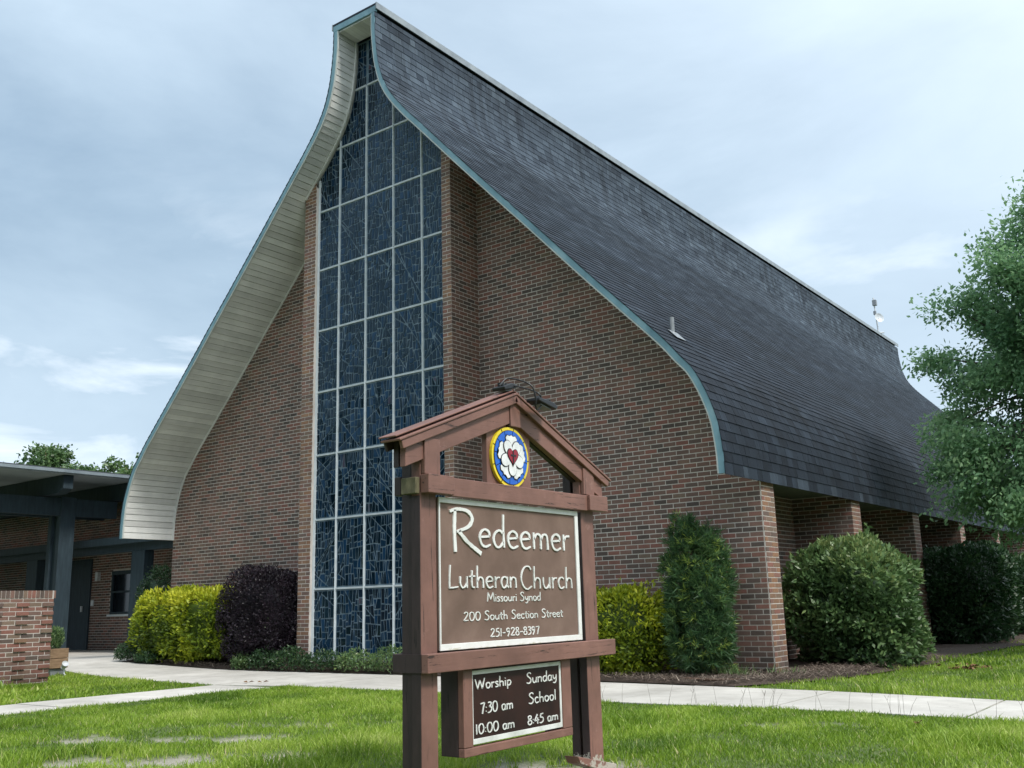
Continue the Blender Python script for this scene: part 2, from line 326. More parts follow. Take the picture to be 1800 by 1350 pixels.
def build_ground():
    X, Y = np.meshgrid(GX, GY, indexing='ij'); Z = gz(X)
    near = (X > -8) & (X < 5.6) & (Y < -2)
    Z = Z+np.where(near, .008*np.sin(X*5+Y*3)*np.sin(Y*6), 0)-.035*bare(X, Y)
    V = np.stack([X, Y, Z], -1).reshape(-1, 3); nx, ny = X.shape
    I = np.arange(nx*ny).reshape(nx, ny); F = np.stack([I[:-1, :-1], I[1:, :-1], I[1:, 1:], I[:-1, 1:]], -1).reshape(-1, 4)
    me = bpy.data.meshes.new('lawn'); me.from_pydata(V.tolist(), [], F.tolist())
    a = me.attributes.new('bare', 'FLOAT', 'POINT'); a.data.foreach_set('value', bare(X, Y).ravel().astype(np.float32))
    put('lawn', me, None, 'turf', kind='structure')
build_ground()

# polygons of the concrete walks (top view), each cut into slabs
def clip_poly(poly, nx, ny, c):
    """keep the side nx*x+ny*y<=c"""
    out = []
    for i in range(len(poly)):
        a, b = poly[i], poly[(i+1) % len(poly)]
        da, db = nx*a[0]+ny*a[1]-c, nx*b[0]+ny*b[1]-c
        if da <= 0: out.append(a)
        if (da < 0 < db) or (db < 0 < da):
            t = da/(da-db); out.append((a[0]+(b[0]-a[0])*t, a[1]+(b[1]-a[1])*t))
    return out
def walk_near(x):   # edge towards the street
    return float(np.interp(x, [-7.0, -5.6, -3.6, 0, 2.1, 3.6, 14], [-3.45, -3.2, -3.28, -3.58, -3.55, -3.75, -4.6]))
def walk_far(x):    # edge towards the church
    return float(np.interp(x, [-13.4, -10, -5.7, -1.3, 1.5, 3.3, 14], [-1.0, -1.05, -1.1, -1.42, -1.75, -2.15, -3.2]))
def build_walks():
    root = bpy.data.objects.new('sidewalk', None); COL.objects.link(root); root['kind'] = 'structure'
    xs = [-7.0, -5.55, -3.9, -2.2, -.4, 1.35, 3.1, 4.9, 6.7, 8.5, 10.3, 12.1, 14]
    for a, b in zip(xs[:-1], xs[1:]):
        n = 4; lo = [(a+.011+(b-a-.022)*k/n) for k in range(n+1)]
        poly = [(x, walk_near(x)) for x in lo]+[(x, walk_far(x)) for x in reversed(lo)]
        mb = MB(); fr = lambda u, v, d: (u, v, float(gz(u))+d); mb.prism(poly, fr, -.06, .012+random.uniform(-.003, .003)); mb.obj('slab', 'concrete', root)
    # the branch that runs towards the street on the left
    root2 = bpy.data.objects.new('path', None); COL.objects.link(root2); root2['kind'] = 'structure'
    ys = [-3.46, -4.9, -6.3, -7.8, -9.3, -10.8]
    for a, b in zip(ys[:-1], ys[1:]):
        l0, l1 = -7.0+(.12 if a < -5 else 0), -7.0; r0, r1 = -5.72, -5.72
        poly = [(-7.0, b+.006), (-5.72, b+.006), (-5.6 if a > -3.6 else -5.72, a-.006), (-7.0, a-.006)]
        mb = MB(); fr = lambda u, v, d: (u, v, float(gz(u))+d); mb.prism(poly, fr, -.06, .010+random.uniform(-.003, .003)); mb.obj('slab', 'concrete', root2)
    # the wide walk to the covered way
    root3 = bpy.data.objects.new('covered_walk', None); COL.objects.link(root3); root3['kind'] = 'structure'
    xs = [-7.01, -8.6, -10.2, -11.8, -13.4, -15.5, -17.6, -20, -24, -30, -40]
    for a, b in zip(xs[:-1], xs[1:]):
        near_ = lambda x: float(np.interp(x, [-40, -13, -11.2, -9, -7.0], [-2.6, -2.6, -3.0, -3.2, -3.45]))
        far_ = lambda x: walk_far(x) if x > -13.39 else 2.28
        lo = [a-.006+(b-a+.012)*k/4 for k in range(5)]
        poly = [(x, far_(x)) for x in lo]+[(x, near_(x)) for x in reversed(lo)]
        mb = MB(); fr = lambda u, v, d: (u, v, float(gz(u))+d); mb.prism(poly, fr, -.06, .012); mb.obj('slab', 'concrete', root3)
build_walks()

def in_walk(x, y):
    w = (y > np.interp(x, [-7.0, -5.6, -3.6, 0, 2.1, 3.6, 14], [-3.45, -3.2, -3.28, -3.58, -3.55, -3.75, -4.6])) & (y < np.interp(x, [-13.4, -10, -5.7, -1.3, 1.5, 3.3, 14], [-1.0, -1.05, -1.1, -1.42, -1.75, -2.15, -3.2])) & (x > -7.0)
    w |= (x > -7.0) & (x < -5.72) & (y < -3.2)
    w |= (x <= -7.0) & (y > np.interp(x, [-40, -13, -11.2, -9, -7.0], [-2.6, -2.6, -3.0, -3.2, -3.45])) & (y < 3)
    return w
def in_bed(x, y):
    b = (x > -13.4) & (x < .05+np.clip((y+1.6)*.6, 0, 1)*.9) & (y > np.interp(x, [-13.4, -10, -5.7, -1.3, 1.5], [-1.0, -1.05, -1.1, -1.42, -1.75])) & (y < 31)
    return b
def build_bed():
    def edge(x): return walk_far(x)+.03
    pts = [(x, edge(x)) for x in np.linspace(-13.38, .1, 40)]+[(.45, -1.05), (.85, -.2), (1.05, 1.0), (1.25, 3.0), (1.15, 5.0), (1.45, 9), (1.5, 14), (1.4, 31), (-1.1, 31), (-1.1, .05), (-4.8, .05), (-4.8, -.70), (-8.4, -.70), (-8.4, .05), (-13.38, .05)]
    bm = bmesh.new(); vs = [bm.verts.new((x, y, float(gz(x))+.02)) for x, y in pts]; bm.faces.new(vs); bmesh.ops.triangulate(bm, faces=bm.faces[:])
    for _ in range(4):
        long_e = [e for e in bm.edges if e.calc_length() > .45]
        if not long_e: break
        bmesh.ops.subdivide_edges(bm, edges=long_e, cuts=1); bmesh.ops.triangulate(bm, faces=bm.faces[:])
    for v in bm.verts:
        inner = 0 if v.is_boundary else 1
        v.co.z += inner*(.045+.03*math.sin(v.co.x*4.1)*math.cos(v.co.y*5.3))
    me = bpy.data.meshes.new('mulch_bed'); bm.to_mesh(me); bm.free()
    put('mulch_bed', me, None, 'mulch', kind='structure')
    # pine straw lying on the bed
    n = 26000; x = RNG.uniform(-13.3, 1.3, n*3); y = RNG.uniform(-1.7, 3.5, n*3)
    keep = in_bed(x, y) & ((y < .0) | (x > 0)); keep &= ~((x > -8.45) & (x < -4.75) & (y > -.72)); x, y = x[keep][:n], y[keep][:n]; n = len(x)
    a = RNG.uniform(0, 6.28, n); l = RNG.uniform(.04, .12, n); w = RNG.uniform(.0018, .0050, n); z = gz(x)+.050+RNG.uniform(0, .055, n)
    d = np.stack([np.cos(a), np.sin(a), RNG.normal(0, .25, n)], -1); s_ = np.stack([-np.sin(a), np.cos(a), np.zeros(n)], -1); c = np.stack([x, y, z], -1)
    V = np.stack([c-d*l[:, None]/2-s_*w[:, None], c-d*l[:, None]/2+s_*w[:, None], c+d*l[:, None]/2+s_*w[:, None]+[0, 0, .004], c+d*l[:, None]/2-s_*w[:, None]+[0, 0, .004]], 1)
    put('pine_straw', np_mesh('pine_straw', V, 4, RNG.beta(2, 2, n)), None, 'straw', kind='stuff')
build_bed()

# ------------------------------------------------------------------ church
CX = -6.62            # centre line of the nave
Y_EDGE, Y_BAY, Y_END = -1.2, -0.72, 31.1
EAVE_Z = 2.35
PROF = [(2.35, 6.60), (2.6, 6.595), (2.9, 6.565), (3.1, 6.525), (3.4, 6.42), (3.7, 6.27), (3.9, 6.10), (4.2, 5.85), (4.8, 5.275), (5.4, 4.70), (6.5, 3.675), (6.9, 3.295), (8.0, 2.27), (8.8, 1.535), (9.1, 1.255), (9.5, .925), (9.85, .71), (10.2, .585), (10.5, .52), (11.0, .465), (11.38, .46)]
def catmull(P, n=6):
    P = [np.array(p, float) for p in P]; P = [2*P[0]-P[1]]+P+[2*P[-1]-P[-2]]; out = []
    for i in range(1, len(P)-2):
        for k in range(n):
            t = k/n; a, b, c, d = P[i-1], P[i], P[i+1], P[i+2]
            out.append(.5*((2*b)+(-a+c)*t+(2*a-5*b+4*c-d)*t*t+(-a+3*b-3*c+d)*t**3))
    out.append(P[-2]); return out
_pc = np.array(catmull(PROF, 5)); _pc = _pc[np.argsort(_pc[:, 0])]
PZ, PD = _pc[:, 0], _pc[:, 1]
def half(z): return float(np.interp(z, PZ, PD))          # half width of the inner face of the roof at height z
_t = np.gradient(np.stack([PD, PZ], -1), axis=0); _t /= np.linalg.norm(_t, axis=1)[:, None]
_n = np.stack([_t[:, 1], -_t[:, 0]], -1)                  # outward normal (d,z)
TH = .072
OUT = np.stack([PD, PZ], -1)+_n*TH                        # outer surface below the shingles
OUT[0, 1] = EAVE_Z
S_ARC = np.concatenate([[0], np.cumsum(np.linalg.norm(np.diff(OUT, axis=0), axis=1))])
def outer(s): return np.array([np.interp(s, S_ARC, OUT[:, 0]), np.interp(s, S_ARC, OUT[:, 1])]), np.array([np.interp(s, S_ARC, _n[:, 0]), np.interp(s, S_ARC, _n[:, 1])])

church = thing('church', 'brick church with a tall sweeping dark shingle roof and a towering stained glass front window', 'church')

TIERS = []   # (size, kind, data) for picking the pieces that show largest
def clip_to_roof(poly):
    """cut a 2-D polygon (x,z) on the front by the inner face of the roof"""
    if not poly: return poly
    cz = sum(p[1] for p in poly)/len(poly); cx = sum(p[0] for p in poly)/len(poly)
    if max(p[1] for p in poly) > 11.37: poly = clip_poly(poly, 0, 1, 11.37)
    if len(poly) < 3: return []
    z0, z1 = cz-.03, cz+.03; sgn = 1 if cx > CX else -1
    d0, d1 = half(z0), half(z1); slope = (d1-d0)/(z1-z0)
    # sgn*(x-CX) <= d0+slope*(z-z0)
    return clip_poly(poly, sgn, -slope, d0-slope*z0+sgn*CX)
def area(poly):
    return abs(sum(poly[i][0]*poly[(i+1) % len(poly)][1]-poly[(i+1) % len(poly)][0]*poly[i][1] for i in range(len(poly))))/2

CO, BR, JT = .0677, .2032, .0126
BRICKS = []     # (parent key, poly, frame, d1, tint, centre)
def tint_wall():
    r = random.random()
    return random.uniform(.02, .16) if r < .14 else random.uniform(.16, .45) if r < .66 else random.uniform(.45, .62) if r < .92 else random.uniform(.62, .72)
def tint_head():
    r = random.random()
    return random.uniform(.15, .6) if r < .34 else random.uniform(.62, .95)
def tint_red():
    r = random.random()
    return random.uniform(.05, .35) if r < .25 else random.uniform(.4, .62) if r < .80 else random.uniform(.64, .80)
def brick_field(key, fr, u0, u1, z0, z1, clip=None, tint=tint_wall, proud=.0035, header_ends=True, shift=0, module=BR, proudfn=None):
    """running-bond bricks over a rectangle; fr(u,v,d)->xyz"""
    nrow = int(round((z1-z0)/CO))
    for r in range(nrow+1):
        za, zb = z0+r*CO+JT/2, z0+(r+1)*CO-JT/2
        if za >= z1: break
        zb = min(zb, z1)
        if zb-za < .012: continue
        off = (r+shift) % 2*module/2
        u = u0-off
        while u < u1:
            a, b = max(u+JT/2, u0+.001), min(u+module-JT/2, u1-.001)
            u += module
            if b-a < .012: continue
            poly = [(a, za), (b, za), (b, zb), (a, zb)]
            if clip:
                poly = clip(poly)
                if len(poly) < 3 or area(poly) < 2e-4: continue
            c = (sum(p[0] for p in poly)/len(poly), sum(p[1] for p in poly)/len(poly))
            tt = tint()
            d = proud+random.uniform(-.0012, .0012)
            if proudfn: d += proudfn(r, int((u-u0)/module))
            BRICKS.append((key, poly, fr, d, tt, fr(c[0], c[1], d)))
def frame_y(y):   # face looking to -Y (the street)
    return lambda u, v, d: (u, y-d, v)
def frame_x(x):   # face looking to +X
    return lambda u, v, d: (x+d, u, v)
def emit_bricks(parents, limit=300):
    """the largest pieces in view become objects, the rest one joined mesh per wall"""
    by_root = {}
    for b in BRICKS: by_root.setdefault(parents[b[0]][1], []).append(b)
    for root, lst in by_root.items():
        def size(b):
            p = pix(b[5])
            if p is None or not (0 < p[0] < 1800 and 0 < p[1] < 1350): return 0
            c = np.array(b[5]); q = np.array(b[2](b[1][0][0], b[1][0][1], 0)); k = max(range(len(b[1])), key=lambda i: abs(b[1][i][0]-b[1][0][0])+abs(b[1][i][1]-b[1][0][1]))
            e = np.array(b[2](b[1][k][0], b[1][k][1], 0)); a_, b_ = pix(q), pix(e)
            if a_ is None or b_ is None: return 0
            # faces hidden behind the sign or low shrubs are not counted out here
            return abs((a_[0]-b_[0]))*abs(a_[1]-b_[1])+1e-3*F_PX/p[2]
        order = sorted(lst, key=size, reverse=True)
        single = order[:limit]; rest = order[limit:]
        shared = {}
        for key, poly, fr, d, tt, c in single:
            par = parents[key][0]
            if len(poly) == 4:
                w = round(poly[2][0]-poly[0][0], 3); h = round(poly[2][1]-poly[0][1], 3); ti = round(tt*24)/24
                dirx = fr(1, 0, 0)[0]-fr(0, 0, 0)[0]; kk = (w, h, ti, dirx > .5)
                mid = fr((poly[0][0]+poly[2][0])/2, (poly[0][1]+poly[2][1])/2, d)
                if kk not in shared:
                    mb = MB(); f2 = (lambda u, v, q: (u, -q, v)) if dirx > .5 else (lambda u, v, q: (q, u, v))
                    mb.prism([(-w/2, -h/2), (w/2, -h/2), (w/2, h/2), (-w/2, h/2)], f2, -.03, 0, ti, True); me = mb.mesh('brick'); me.materials.append(MATS['brick']); shared[kk] = me
                o = put('brick', shared[kk], par); o.location = mid
            else:
                mb = MB(); mb.prism(poly, fr, d-.03, d, tt, True); mb.obj('brick', 'brick', par)
        groups = {}
        for b in rest: groups.setdefault(b[0], []).append(b)
        for key, g in groups.items():
            mb = MB()
            for _, poly, fr, d, tt, c in g: mb.prism(poly, fr, -.004, d, tt)
            mb.obj('brickwork', 'brick', parents[key][0], kind='stuff')

def roof_strips(x0, x1, z0, z1, y, mb, step=.1):
    """wall sheet on the front, cut by the roof"""
    z = z0
    while z < z1-1e-6:
        zz = min(z+step, z1); ra = (max(x0, CX-half(z)), min(x1, CX+half(z))); rb = (max(x0, CX-half(zz)), min(x1, CX+half(zz)))
        if ra[1]-ra[0] > .003:
            if rb[1]-rb[0] < .003: rb = ((ra[0]+ra[1])/2, (ra[0]+ra[1])/2+.002)
            mb.face([(ra[0], y, z), (ra[1], y, z), (rb[1], y, zz), (rb[0], y, zz)])
        z = zz
WB = -.35      # bottom of the walls, below grade
WIN = (-8.10, -4.97); PIER_L, PIER_R = -8.41, -4.78
def build_church_walls():
    parents = {}
    # front wall: mortar sheet with the bricks set proud of it
    mb = MB()
    roof_strips(CX-6.6, PIER_L, WB, 11.37, 0, mb); roof_strips(PIER_R, CX+6.6+.02, WB, 11.37, 0, mb)
    roof_strips(PIER_L, WIN[0], WB, 11.37, Y_BAY, mb); roof_strips(WIN[1], PIER_R, WB, 11.37, Y_BAY, mb)
    mb.face([(PIER_R, Y_BAY, WB), (PIER_R, 0, WB), (PIER_R, 0, 8.40), (PIER_R, Y_BAY, 8.40)])
    mb.face([(PIER_L, 0, WB), (PIER_L, Y_BAY, WB), (PIER_L, Y_BAY, 8.40), (PIER_L, 0, 8.40)])
    mb.face([(WIN[0], Y_BAY, WB), (WIN[0], Y_BAY+.3, WB), (WIN[0], Y_BAY+.3, 8.7), (WIN[0], Y_BAY, 8.7)])
    mb.face([(WIN[1], Y_BAY+.3, WB), (WIN[1], Y_BAY, WB), (WIN[1], Y_BAY, 8.55), (WIN[1], Y_BAY+.3, 8.55)])
    mb.face([(WIN[0], Y_BAY, .02), (WIN[1], Y_BAY, .02), (WIN[1], Y_BAY, WB), (WIN[0], Y_BAY, WB)])
    fw = mb.obj('front_wall', 'mortar', church)
    parents['front'] = (fw, 'church')
    cl = clip_to_roof
    brick_field('front', frame_y(0), CX-6.6, PIER_L, WB, 8.1, cl)
    brick_field('front', frame_y(0), PIER_R, 0.003, WB, 9.0, cl)
    brick_field('front', frame_y(Y_BAY), PIER_L, WIN[0], WB, 9.3, cl, tint_head)
    brick_field('front', frame_y(Y_BAY), WIN[1], PIER_R, WB, 9.3, cl, tint_head)
    brick_field('front', frame_x(PIER_R), Y_BAY, 0, WB, 8.35, None, tint_wall, shift=1)
    brick_field('front', frame_y(Y_BAY), WIN[0], WIN[1], WB, .02, None, tint_wall)
    # left flank and back of the nave
    mb = MB(); mb.face([(CX-6.6, 31, WB), (CX-6.6, 0, WB), (CX-6.6, 0, 2.9), (CX-6.6, 31, 2.9)]); mb.obj('side_wall', 'mortar', church, label='plain left flank beside the covered way')
    mb = MB(); roof_strips(CX-6.6, CX+6.6, WB, 11.37, 31.0, mb, .4); mb.obj('rear_wall', 'mortar', church)
    # right flank: recessed wall between buttresses that stand at right angles to it
    mb = MB(); mb.face([(-1.0, .4, WB), (-1.0, 31, WB), (-1.0, 31, 2.5), (-1.0, .4, 2.5)]); sw = mb.obj('side_wall', 'mortar', church, label='recessed flank between the buttresses')
    parents['side'] = (sw, 'church'); brick_field('side', frame_x(-1.0), .45, 16, WB, 2.46, None, tint_wall)
    ys = [0.0, 3.68, 7.25, 10.95, 14.65, 18.35, 22.05, 25.75, 29.45]
    for i, y in enumerate(ys):
        mb = MB(); x0 = -.2 if i == 0 else -1.0
        mb.box(x0, 0, y+(.004 if i == 0 else 0), y+.43, WB, 2.44)
        b = mb.obj('buttress', 'mortar', church); key = 'b%d' % i; parents[key] = (b, 'church')
        if y < 20:
            if i: brick_field(key, frame_y(y), x0, 0.003, WB, 2.44, None, tint_wall, shift=0)
            brick_field(key, frame_x(0), y, y+.43, WB, 2.44, None, tint_head if i == 0 else (lambda: random.uniform(.25, .80)), shift=1)
    return parents
parents = build_church_walls()

def build_roof():
    mb = MB(); n = len(PZ)
    for sg in (1, -1):
        for i in range(n-1):
            a, b = OUT[i], OUT[i+1]; q = [(CX+sg*a[0], Y_EDGE, a[1]), (CX+sg*a[0], Y_END, a[1]), (CX+sg*b[0], Y_END, b[1]), (CX+sg*b[0], Y_EDGE, b[1])]
            mb.face(q if sg > 0 else q[::-1], .4)
            a, b = (PD[i], PZ[i]), (PD[i+1], PZ[i+1])
            q = [(CX+sg*a[0], Y_EDGE+.03, a[1]), (CX+sg*b[0], Y_EDGE+.03, b[1]), (CX+sg*b[0], Y_END, b[1]), (CX+sg*a[0], Y_END, a[1])]
    mb.face([(CX-.55, Y_EDGE, 11.50), (CX+.55, Y_EDGE, 11.50), (CX+.55, Y_END, 11.50), (CX-.55, Y_END, 11.50)], .4)
    roof = mb.obj('roof', 'shingle', church)
    # shingle tabs
    tabs = []
    L = S_ARC[-1]; ex = .138; s = 0.0; row = 0
    while s < L-.02:
        e = min(ex, L-s); (p0, n0), (p1, n1) = outer(s), outer(min(s+e*1.12, L))
        a = p0+n0*.0115; a2 = p0+n0*.001; b = p1+n1*.004
        if row == 0: a = a-np.array([0, .02]); a2 = a2-np.array([0, .02])
        y = Y_EDGE-.02-(row*.137) % .305
        run = random.uniform(.3, .6)
        while y < Y_END:
            w = random.choice((.15, .2, .25, .305, .305)); ya, yb = max(y+.003, Y_EDGE-.02), min(y+w-.003, Y_END+.02); y += w
            if yb-ya < .02: continue
            t = min(1, max(0, random.gauss(.14+.50*min(1, max(0, (s-1.5)/10)), .095)+(.30 if row == 0 and random.random() < .6 else 0)))  # darker towards the eave, shade and weathering put into the tint
            up_ = random.uniform(0, .004)
            P = [(CX+a[0]+n0[0]*up_, ya, a[1]+n0[1]*up_), (CX+a[0]+n0[0]*up_, yb, a[1]+n0[1]*up_), (CX+b[0], yb, b[1]), (CX+b[0], ya, b[1]), (CX+a2[0], ya, a2[1]), (CX+a2[0], yb, a2[1])]
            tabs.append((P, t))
        s += ex; row += 1
    F = [(0, 1, 2, 3), (4, 5, 1, 0), (4, 0, 3), (1, 5, 2)]
    def size(P):
        q = [pix(P[i]) for i in (0, 1, 2, 3)]
        if any(k is None for k in q): return 0
        if not all(0 < k[0] < 1800 and 0 < k[1] < 1350 for k in q): return 0
        xs = [(q[i][0], q[i][1]) for i in range(4)]; ar = area(xs); ax = xs[1][0]-xs[0][0]
        return ar
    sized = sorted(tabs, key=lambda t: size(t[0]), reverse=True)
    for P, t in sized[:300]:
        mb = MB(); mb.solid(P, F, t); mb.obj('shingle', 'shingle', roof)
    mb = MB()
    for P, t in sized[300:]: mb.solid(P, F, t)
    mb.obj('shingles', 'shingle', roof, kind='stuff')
    # left slope, seen only along its edge: simple courses
    mb = MB(); s = 0
    while s < L-.02:
        (p0, n0), (p1, n1) = outer(s), outer(min(s+ex*1.1, L)); a = p0+n0*.016; b = p1+n1*.003
        for k in range(3):
            ya = Y_EDGE-.02+(.31*k if k else 0); yb = Y_EDGE-.02+.31*(k+1)-.004 if k < 2 else Y_END
            mb.face([(CX-a[0], ya, a[1]), (CX-b[0], ya, b[1]), (CX-b[0], yb, b[1]), (CX-a[0], yb, a[1])], random.uniform(.2, .6))
            mb.face([(CX-a[0], ya, a[1]), (CX-a[0], yb, a[1]), (CX-p0[0], yb, p0[1]), (CX-p0[0], ya, p0[1])], .3)
            if k == 0: mb.face([(CX-a[0], ya, a[1]), (CX-p0[0], ya, p0[1]), (CX-b[0], ya, b[1])], .3)
        s += ex
    mb.obj('shingles', 'shingle', roof, kind='stuff')
    # ridge cap with its pale metal edges
    mb = MB(); mb.box(CX-.558, CX+.558, Y_EDGE-.015, Y_END+.01, 11.505, 11.545, .3); mb.obj('ridge_cap', 'shingle', roof)
    for sg in (1, -1):
        mb = MB(); x = CX+sg*.5605; mb.box(min(x, x+sg*.02), max(x, x+sg*.02), Y_EDGE-.02, Y_END+.01, 11.425, 11.553); mb.obj('ridge_flashing', 'flashing_metal', roof)
    # fascia following both curves and the top, in lengths with joints
    for sg in (1, -1):
        N_ = len(PZ); cuts = [0, 22, 42, 58, 74, N_-1]
        for c0, c1 in zip(cuts[:-1], cuts[1:]):
            c1 = min(c1, N_-1)
            if c1 <= c0: continue
            mb = MB(); prev = None
            for i in range(c0, c1+1):
                p = np.array([PD[i], PZ[i]]); a = p-_n[i]*.012; b = p+_n[i]*(TH-.004)
                if i == 0: a[1] = b[1] = EAVE_Z-.005
                cur = [(CX+sg*a[0], Y_EDGE-.012, a[1]), (CX+sg*b[0], Y_EDGE-.012, b[1]), (CX+sg*b[0], Y_EDGE+.03, b[1]), (CX+sg*a[0], Y_EDGE+.03, a[1])]
                if prev:
                    for k in range(4):
                        q = [prev[k], prev[(k+1) % 4], cur[(k+1) % 4], cur[k]]; mb.face(q if sg > 0 else q[::-1])
                else: mb.face(cur)
                prev = cur
            mb.face(prev)
            mb.obj('fascia', 'fascia_copper', roof)
        # narrow white drip edge on the inner side
        mb = MB(); prev = None
        for i in range(N_):
            p = np.array([PD[i], PZ[i]]); a = p-_n[i]*.034; b = p-_n[i]*.0125
            cur = [(CX+sg*a[0], Y_EDGE-.006, a[1]), (CX+sg*b[0], Y_EDGE-.006, b[1]), (CX+sg*b[0], Y_EDGE+.02, b[1]), (CX+sg*a[0], Y_EDGE+.02, a[1])]
            if i == 0: cur = [(c[0], c[1], EAVE_Z-.003) for c in cur]
            if prev:
                for k in range(4): mb.face([prev[k], prev[(k+1) % 4], cur[(k+1) % 4], cur[k]])
            prev = cur
        mb.obj('drip_edge', 'fascia_edge_white', roof)
    mb = MB(); mb.box(CX-.548, CX+.548, Y_EDGE-.013, Y_EDGE+.03, 11.385, 11.50); mb.obj('fascia', 'fascia_copper', roof)
    # underside at the eave, over the buttress bays
    mb = MB()
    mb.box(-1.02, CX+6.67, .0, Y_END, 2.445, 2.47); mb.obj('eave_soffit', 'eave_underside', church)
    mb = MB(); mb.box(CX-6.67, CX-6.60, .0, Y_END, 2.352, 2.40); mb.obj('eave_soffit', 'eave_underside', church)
    # far gable edge
    # boarded soffit of the front overhang: one board after another down each curve
    arc = np.concatenate([[0], np.cumsum(np.linalg.norm(np.diff(np.stack([PD, PZ], -1), axis=0), axis=1))])
    def inner(s_): return np.array([np.interp(s_, arc, PD), np.interp(s_, arc, PZ)]), np.array([np.interp(s_, arc, _n[:, 0]), np.interp(s_, arc, _n[:, 1])])
    mbk = MB()
    for sg in (-1, 1):
        for i in range(len(PZ)-1):
            a, b = np.array([PD[i], PZ[i]])+_n[i]*.02, np.array([PD[i+1], PZ[i+1]])+_n[i+1]*.02
            mbk.face([(CX+sg*a[0], Y_EDGE+.02, a[1]), (CX+sg*b[0], Y_EDGE+.02, b[1]), (CX+sg*b[0], .3, b[1]), (CX+sg*a[0], .3, a[1])], .2)
    so = mbk.obj('soffit', 'soffit', church)
    bw = .124
    for sg in (-1, 1):
        s_ = 0.0
        while s_ < arc[-1]-.03:
            e = min(bw, arc[-1]-s_); (p0, n0), (p1, n1) = inner(s_+.004), inner(s_+e-.004)
            zc = (p0[1]+p1[1])/2; dc = half(zc)
            y1 = Y_BAY-.005 if (CX+sg*dc > PIER_L and CX+sg*dc < PIER_R) else -.008
            lap = random.uniform(0, .003)
            a0, a1 = p0-n0*(.010+lap), p1-n1*(.002+lap); b0, b1 = p0+n0*.012, p1+n1*.012
            mb = MB(); fs = [(0, 1, 2, 3), (4, 7, 6, 5), (0, 3, 7, 4), (1, 5, 6, 2), (0, 4, 5, 1), (3, 2, 6, 7)]
            P = [(CX+sg*a0[0], Y_EDGE+.022, a0[1]), (CX+sg*a0[0], y1, a0[1]), (CX+sg*a1[0], y1, a1[1]), (CX+sg*a1[0], Y_EDGE+.022, a1[1]), (CX+sg*b0[0], Y_EDGE+.022, b0[1]), (CX+sg*b0[0], y1, b0[1]), (CX+sg*b1[0], y1, b1[1]), (CX+sg*b1[0], Y_EDGE+.022, b1[1])]
            mb.solid(P, fs, random.random()); mb.obj('soffit_board', 'soffit', so)
            s_ += bw
    # flat top between the two curves
    x = CX-.44
    while x < CX+.44:
        mb = MB(); mb.box(x+.002, min(x+.12, CX+.445)-.002, Y_EDGE+.022, Y_BAY-.004, 11.355+random.uniform(0, .003), 11.38, random.random()); mb.obj('soffit_board', 'soffit', so); x += .12
    # pale quarter round where the soffit meets the wall
    for sg in (-1, 1):
        mb = MB(); last = None
        for i in range(0, len(PZ)-1):
            xa = CX+sg*PD[i]; yy = Y_BAY if PIER_L < xa < PIER_R else 0.0
            if last is not None and yy != last: mb.obj('trim_strip', 'soffit', so); mb = MB()
            last = yy; xb = CX+sg*PD[i+1]
            a, b = np.array([PD[i], PZ[i]])-_n[i]*.012, np.array([PD[i+1], PZ[i+1]])-_n[i+1]*.012; a2, b2 = a-_n[i]*.022, b-_n[i+1]*.022
            mb.solid([(CX+sg*a[0], yy-.03, a[1]), (CX+sg*b[0], yy-.03, b[1]), (CX+sg*b2[0], yy-.03, b2[1]), (CX+sg*a2[0], yy-.03, a2[1]), (CX+sg*a[0], yy-.002, a[1]), (CX+sg*b[0], yy-.002, b[1]), (CX+sg*b2[0], yy-.002, b2[1]), (CX+sg*a2[0], yy-.002, a2[1])], [(0, 1, 2, 3), (3, 2, 6, 7), (0, 3, 7, 4), (1, 5, 6, 2), (4, 5, 1, 0)], .9)
        mb.obj('trim_strip', 'soffit', so)
    return roof
roof = build_roof()

def inset(poly, g):
    n = len(poly); ar = sum(poly[i][0]*poly[(i+1) % n][1]-poly[(i+1) % n][0]*poly[i][1] for i in range(n))
    if ar < 0: poly = poly[::-1]
    res = poly
    for i in range(n):
        a, b = poly[i], poly[(i+1) % n]; ex, ey = b[0]-a[0], b[1]-a[1]; l = math.hypot(ex, ey)
        if l < 1e-6: continue
        nx, ny = ey/l, -ex/l; res = clip_poly(res, nx, ny, nx*a[0]+ny*a[1]-g)
        if len(res) < 3: return []
    return res
def split(poly, p, ang):
    nx, ny = -math.sin(ang), math.cos(ang); c = nx*p[0]+ny*p[1]
    return clip_poly(poly, nx, ny, c), clip_poly(poly, -nx, -ny, -c)
def shatter(poly, target, out, depth=0):
    A = area(poly)
    if len(poly) < 3 or A < 4e-4: return
    if (A < target*random.uniform(.6, 1.7)) or depth > 9: out.append(poly); return
    xs = [p[0] for p in poly]; zs = [p[1] for p in poly]; w, h = max(xs)-min(xs), max(zs)-min(zs)
    t = random.uniform(.36, .64); p = (min(xs)+w*t, min(zs)+h*t)
    if h > w*2.1: ang = random.gauss(0, .10)
    elif w > h*.46: ang = math.pi/2+random.gauss(0, .09)
    else: ang = random.gauss(0, .12)
    if random.random() < .07: ang += random.uniform(.4, 1.1)
    for q in split(poly, p, ang): shatter(q, target, out, depth+1)
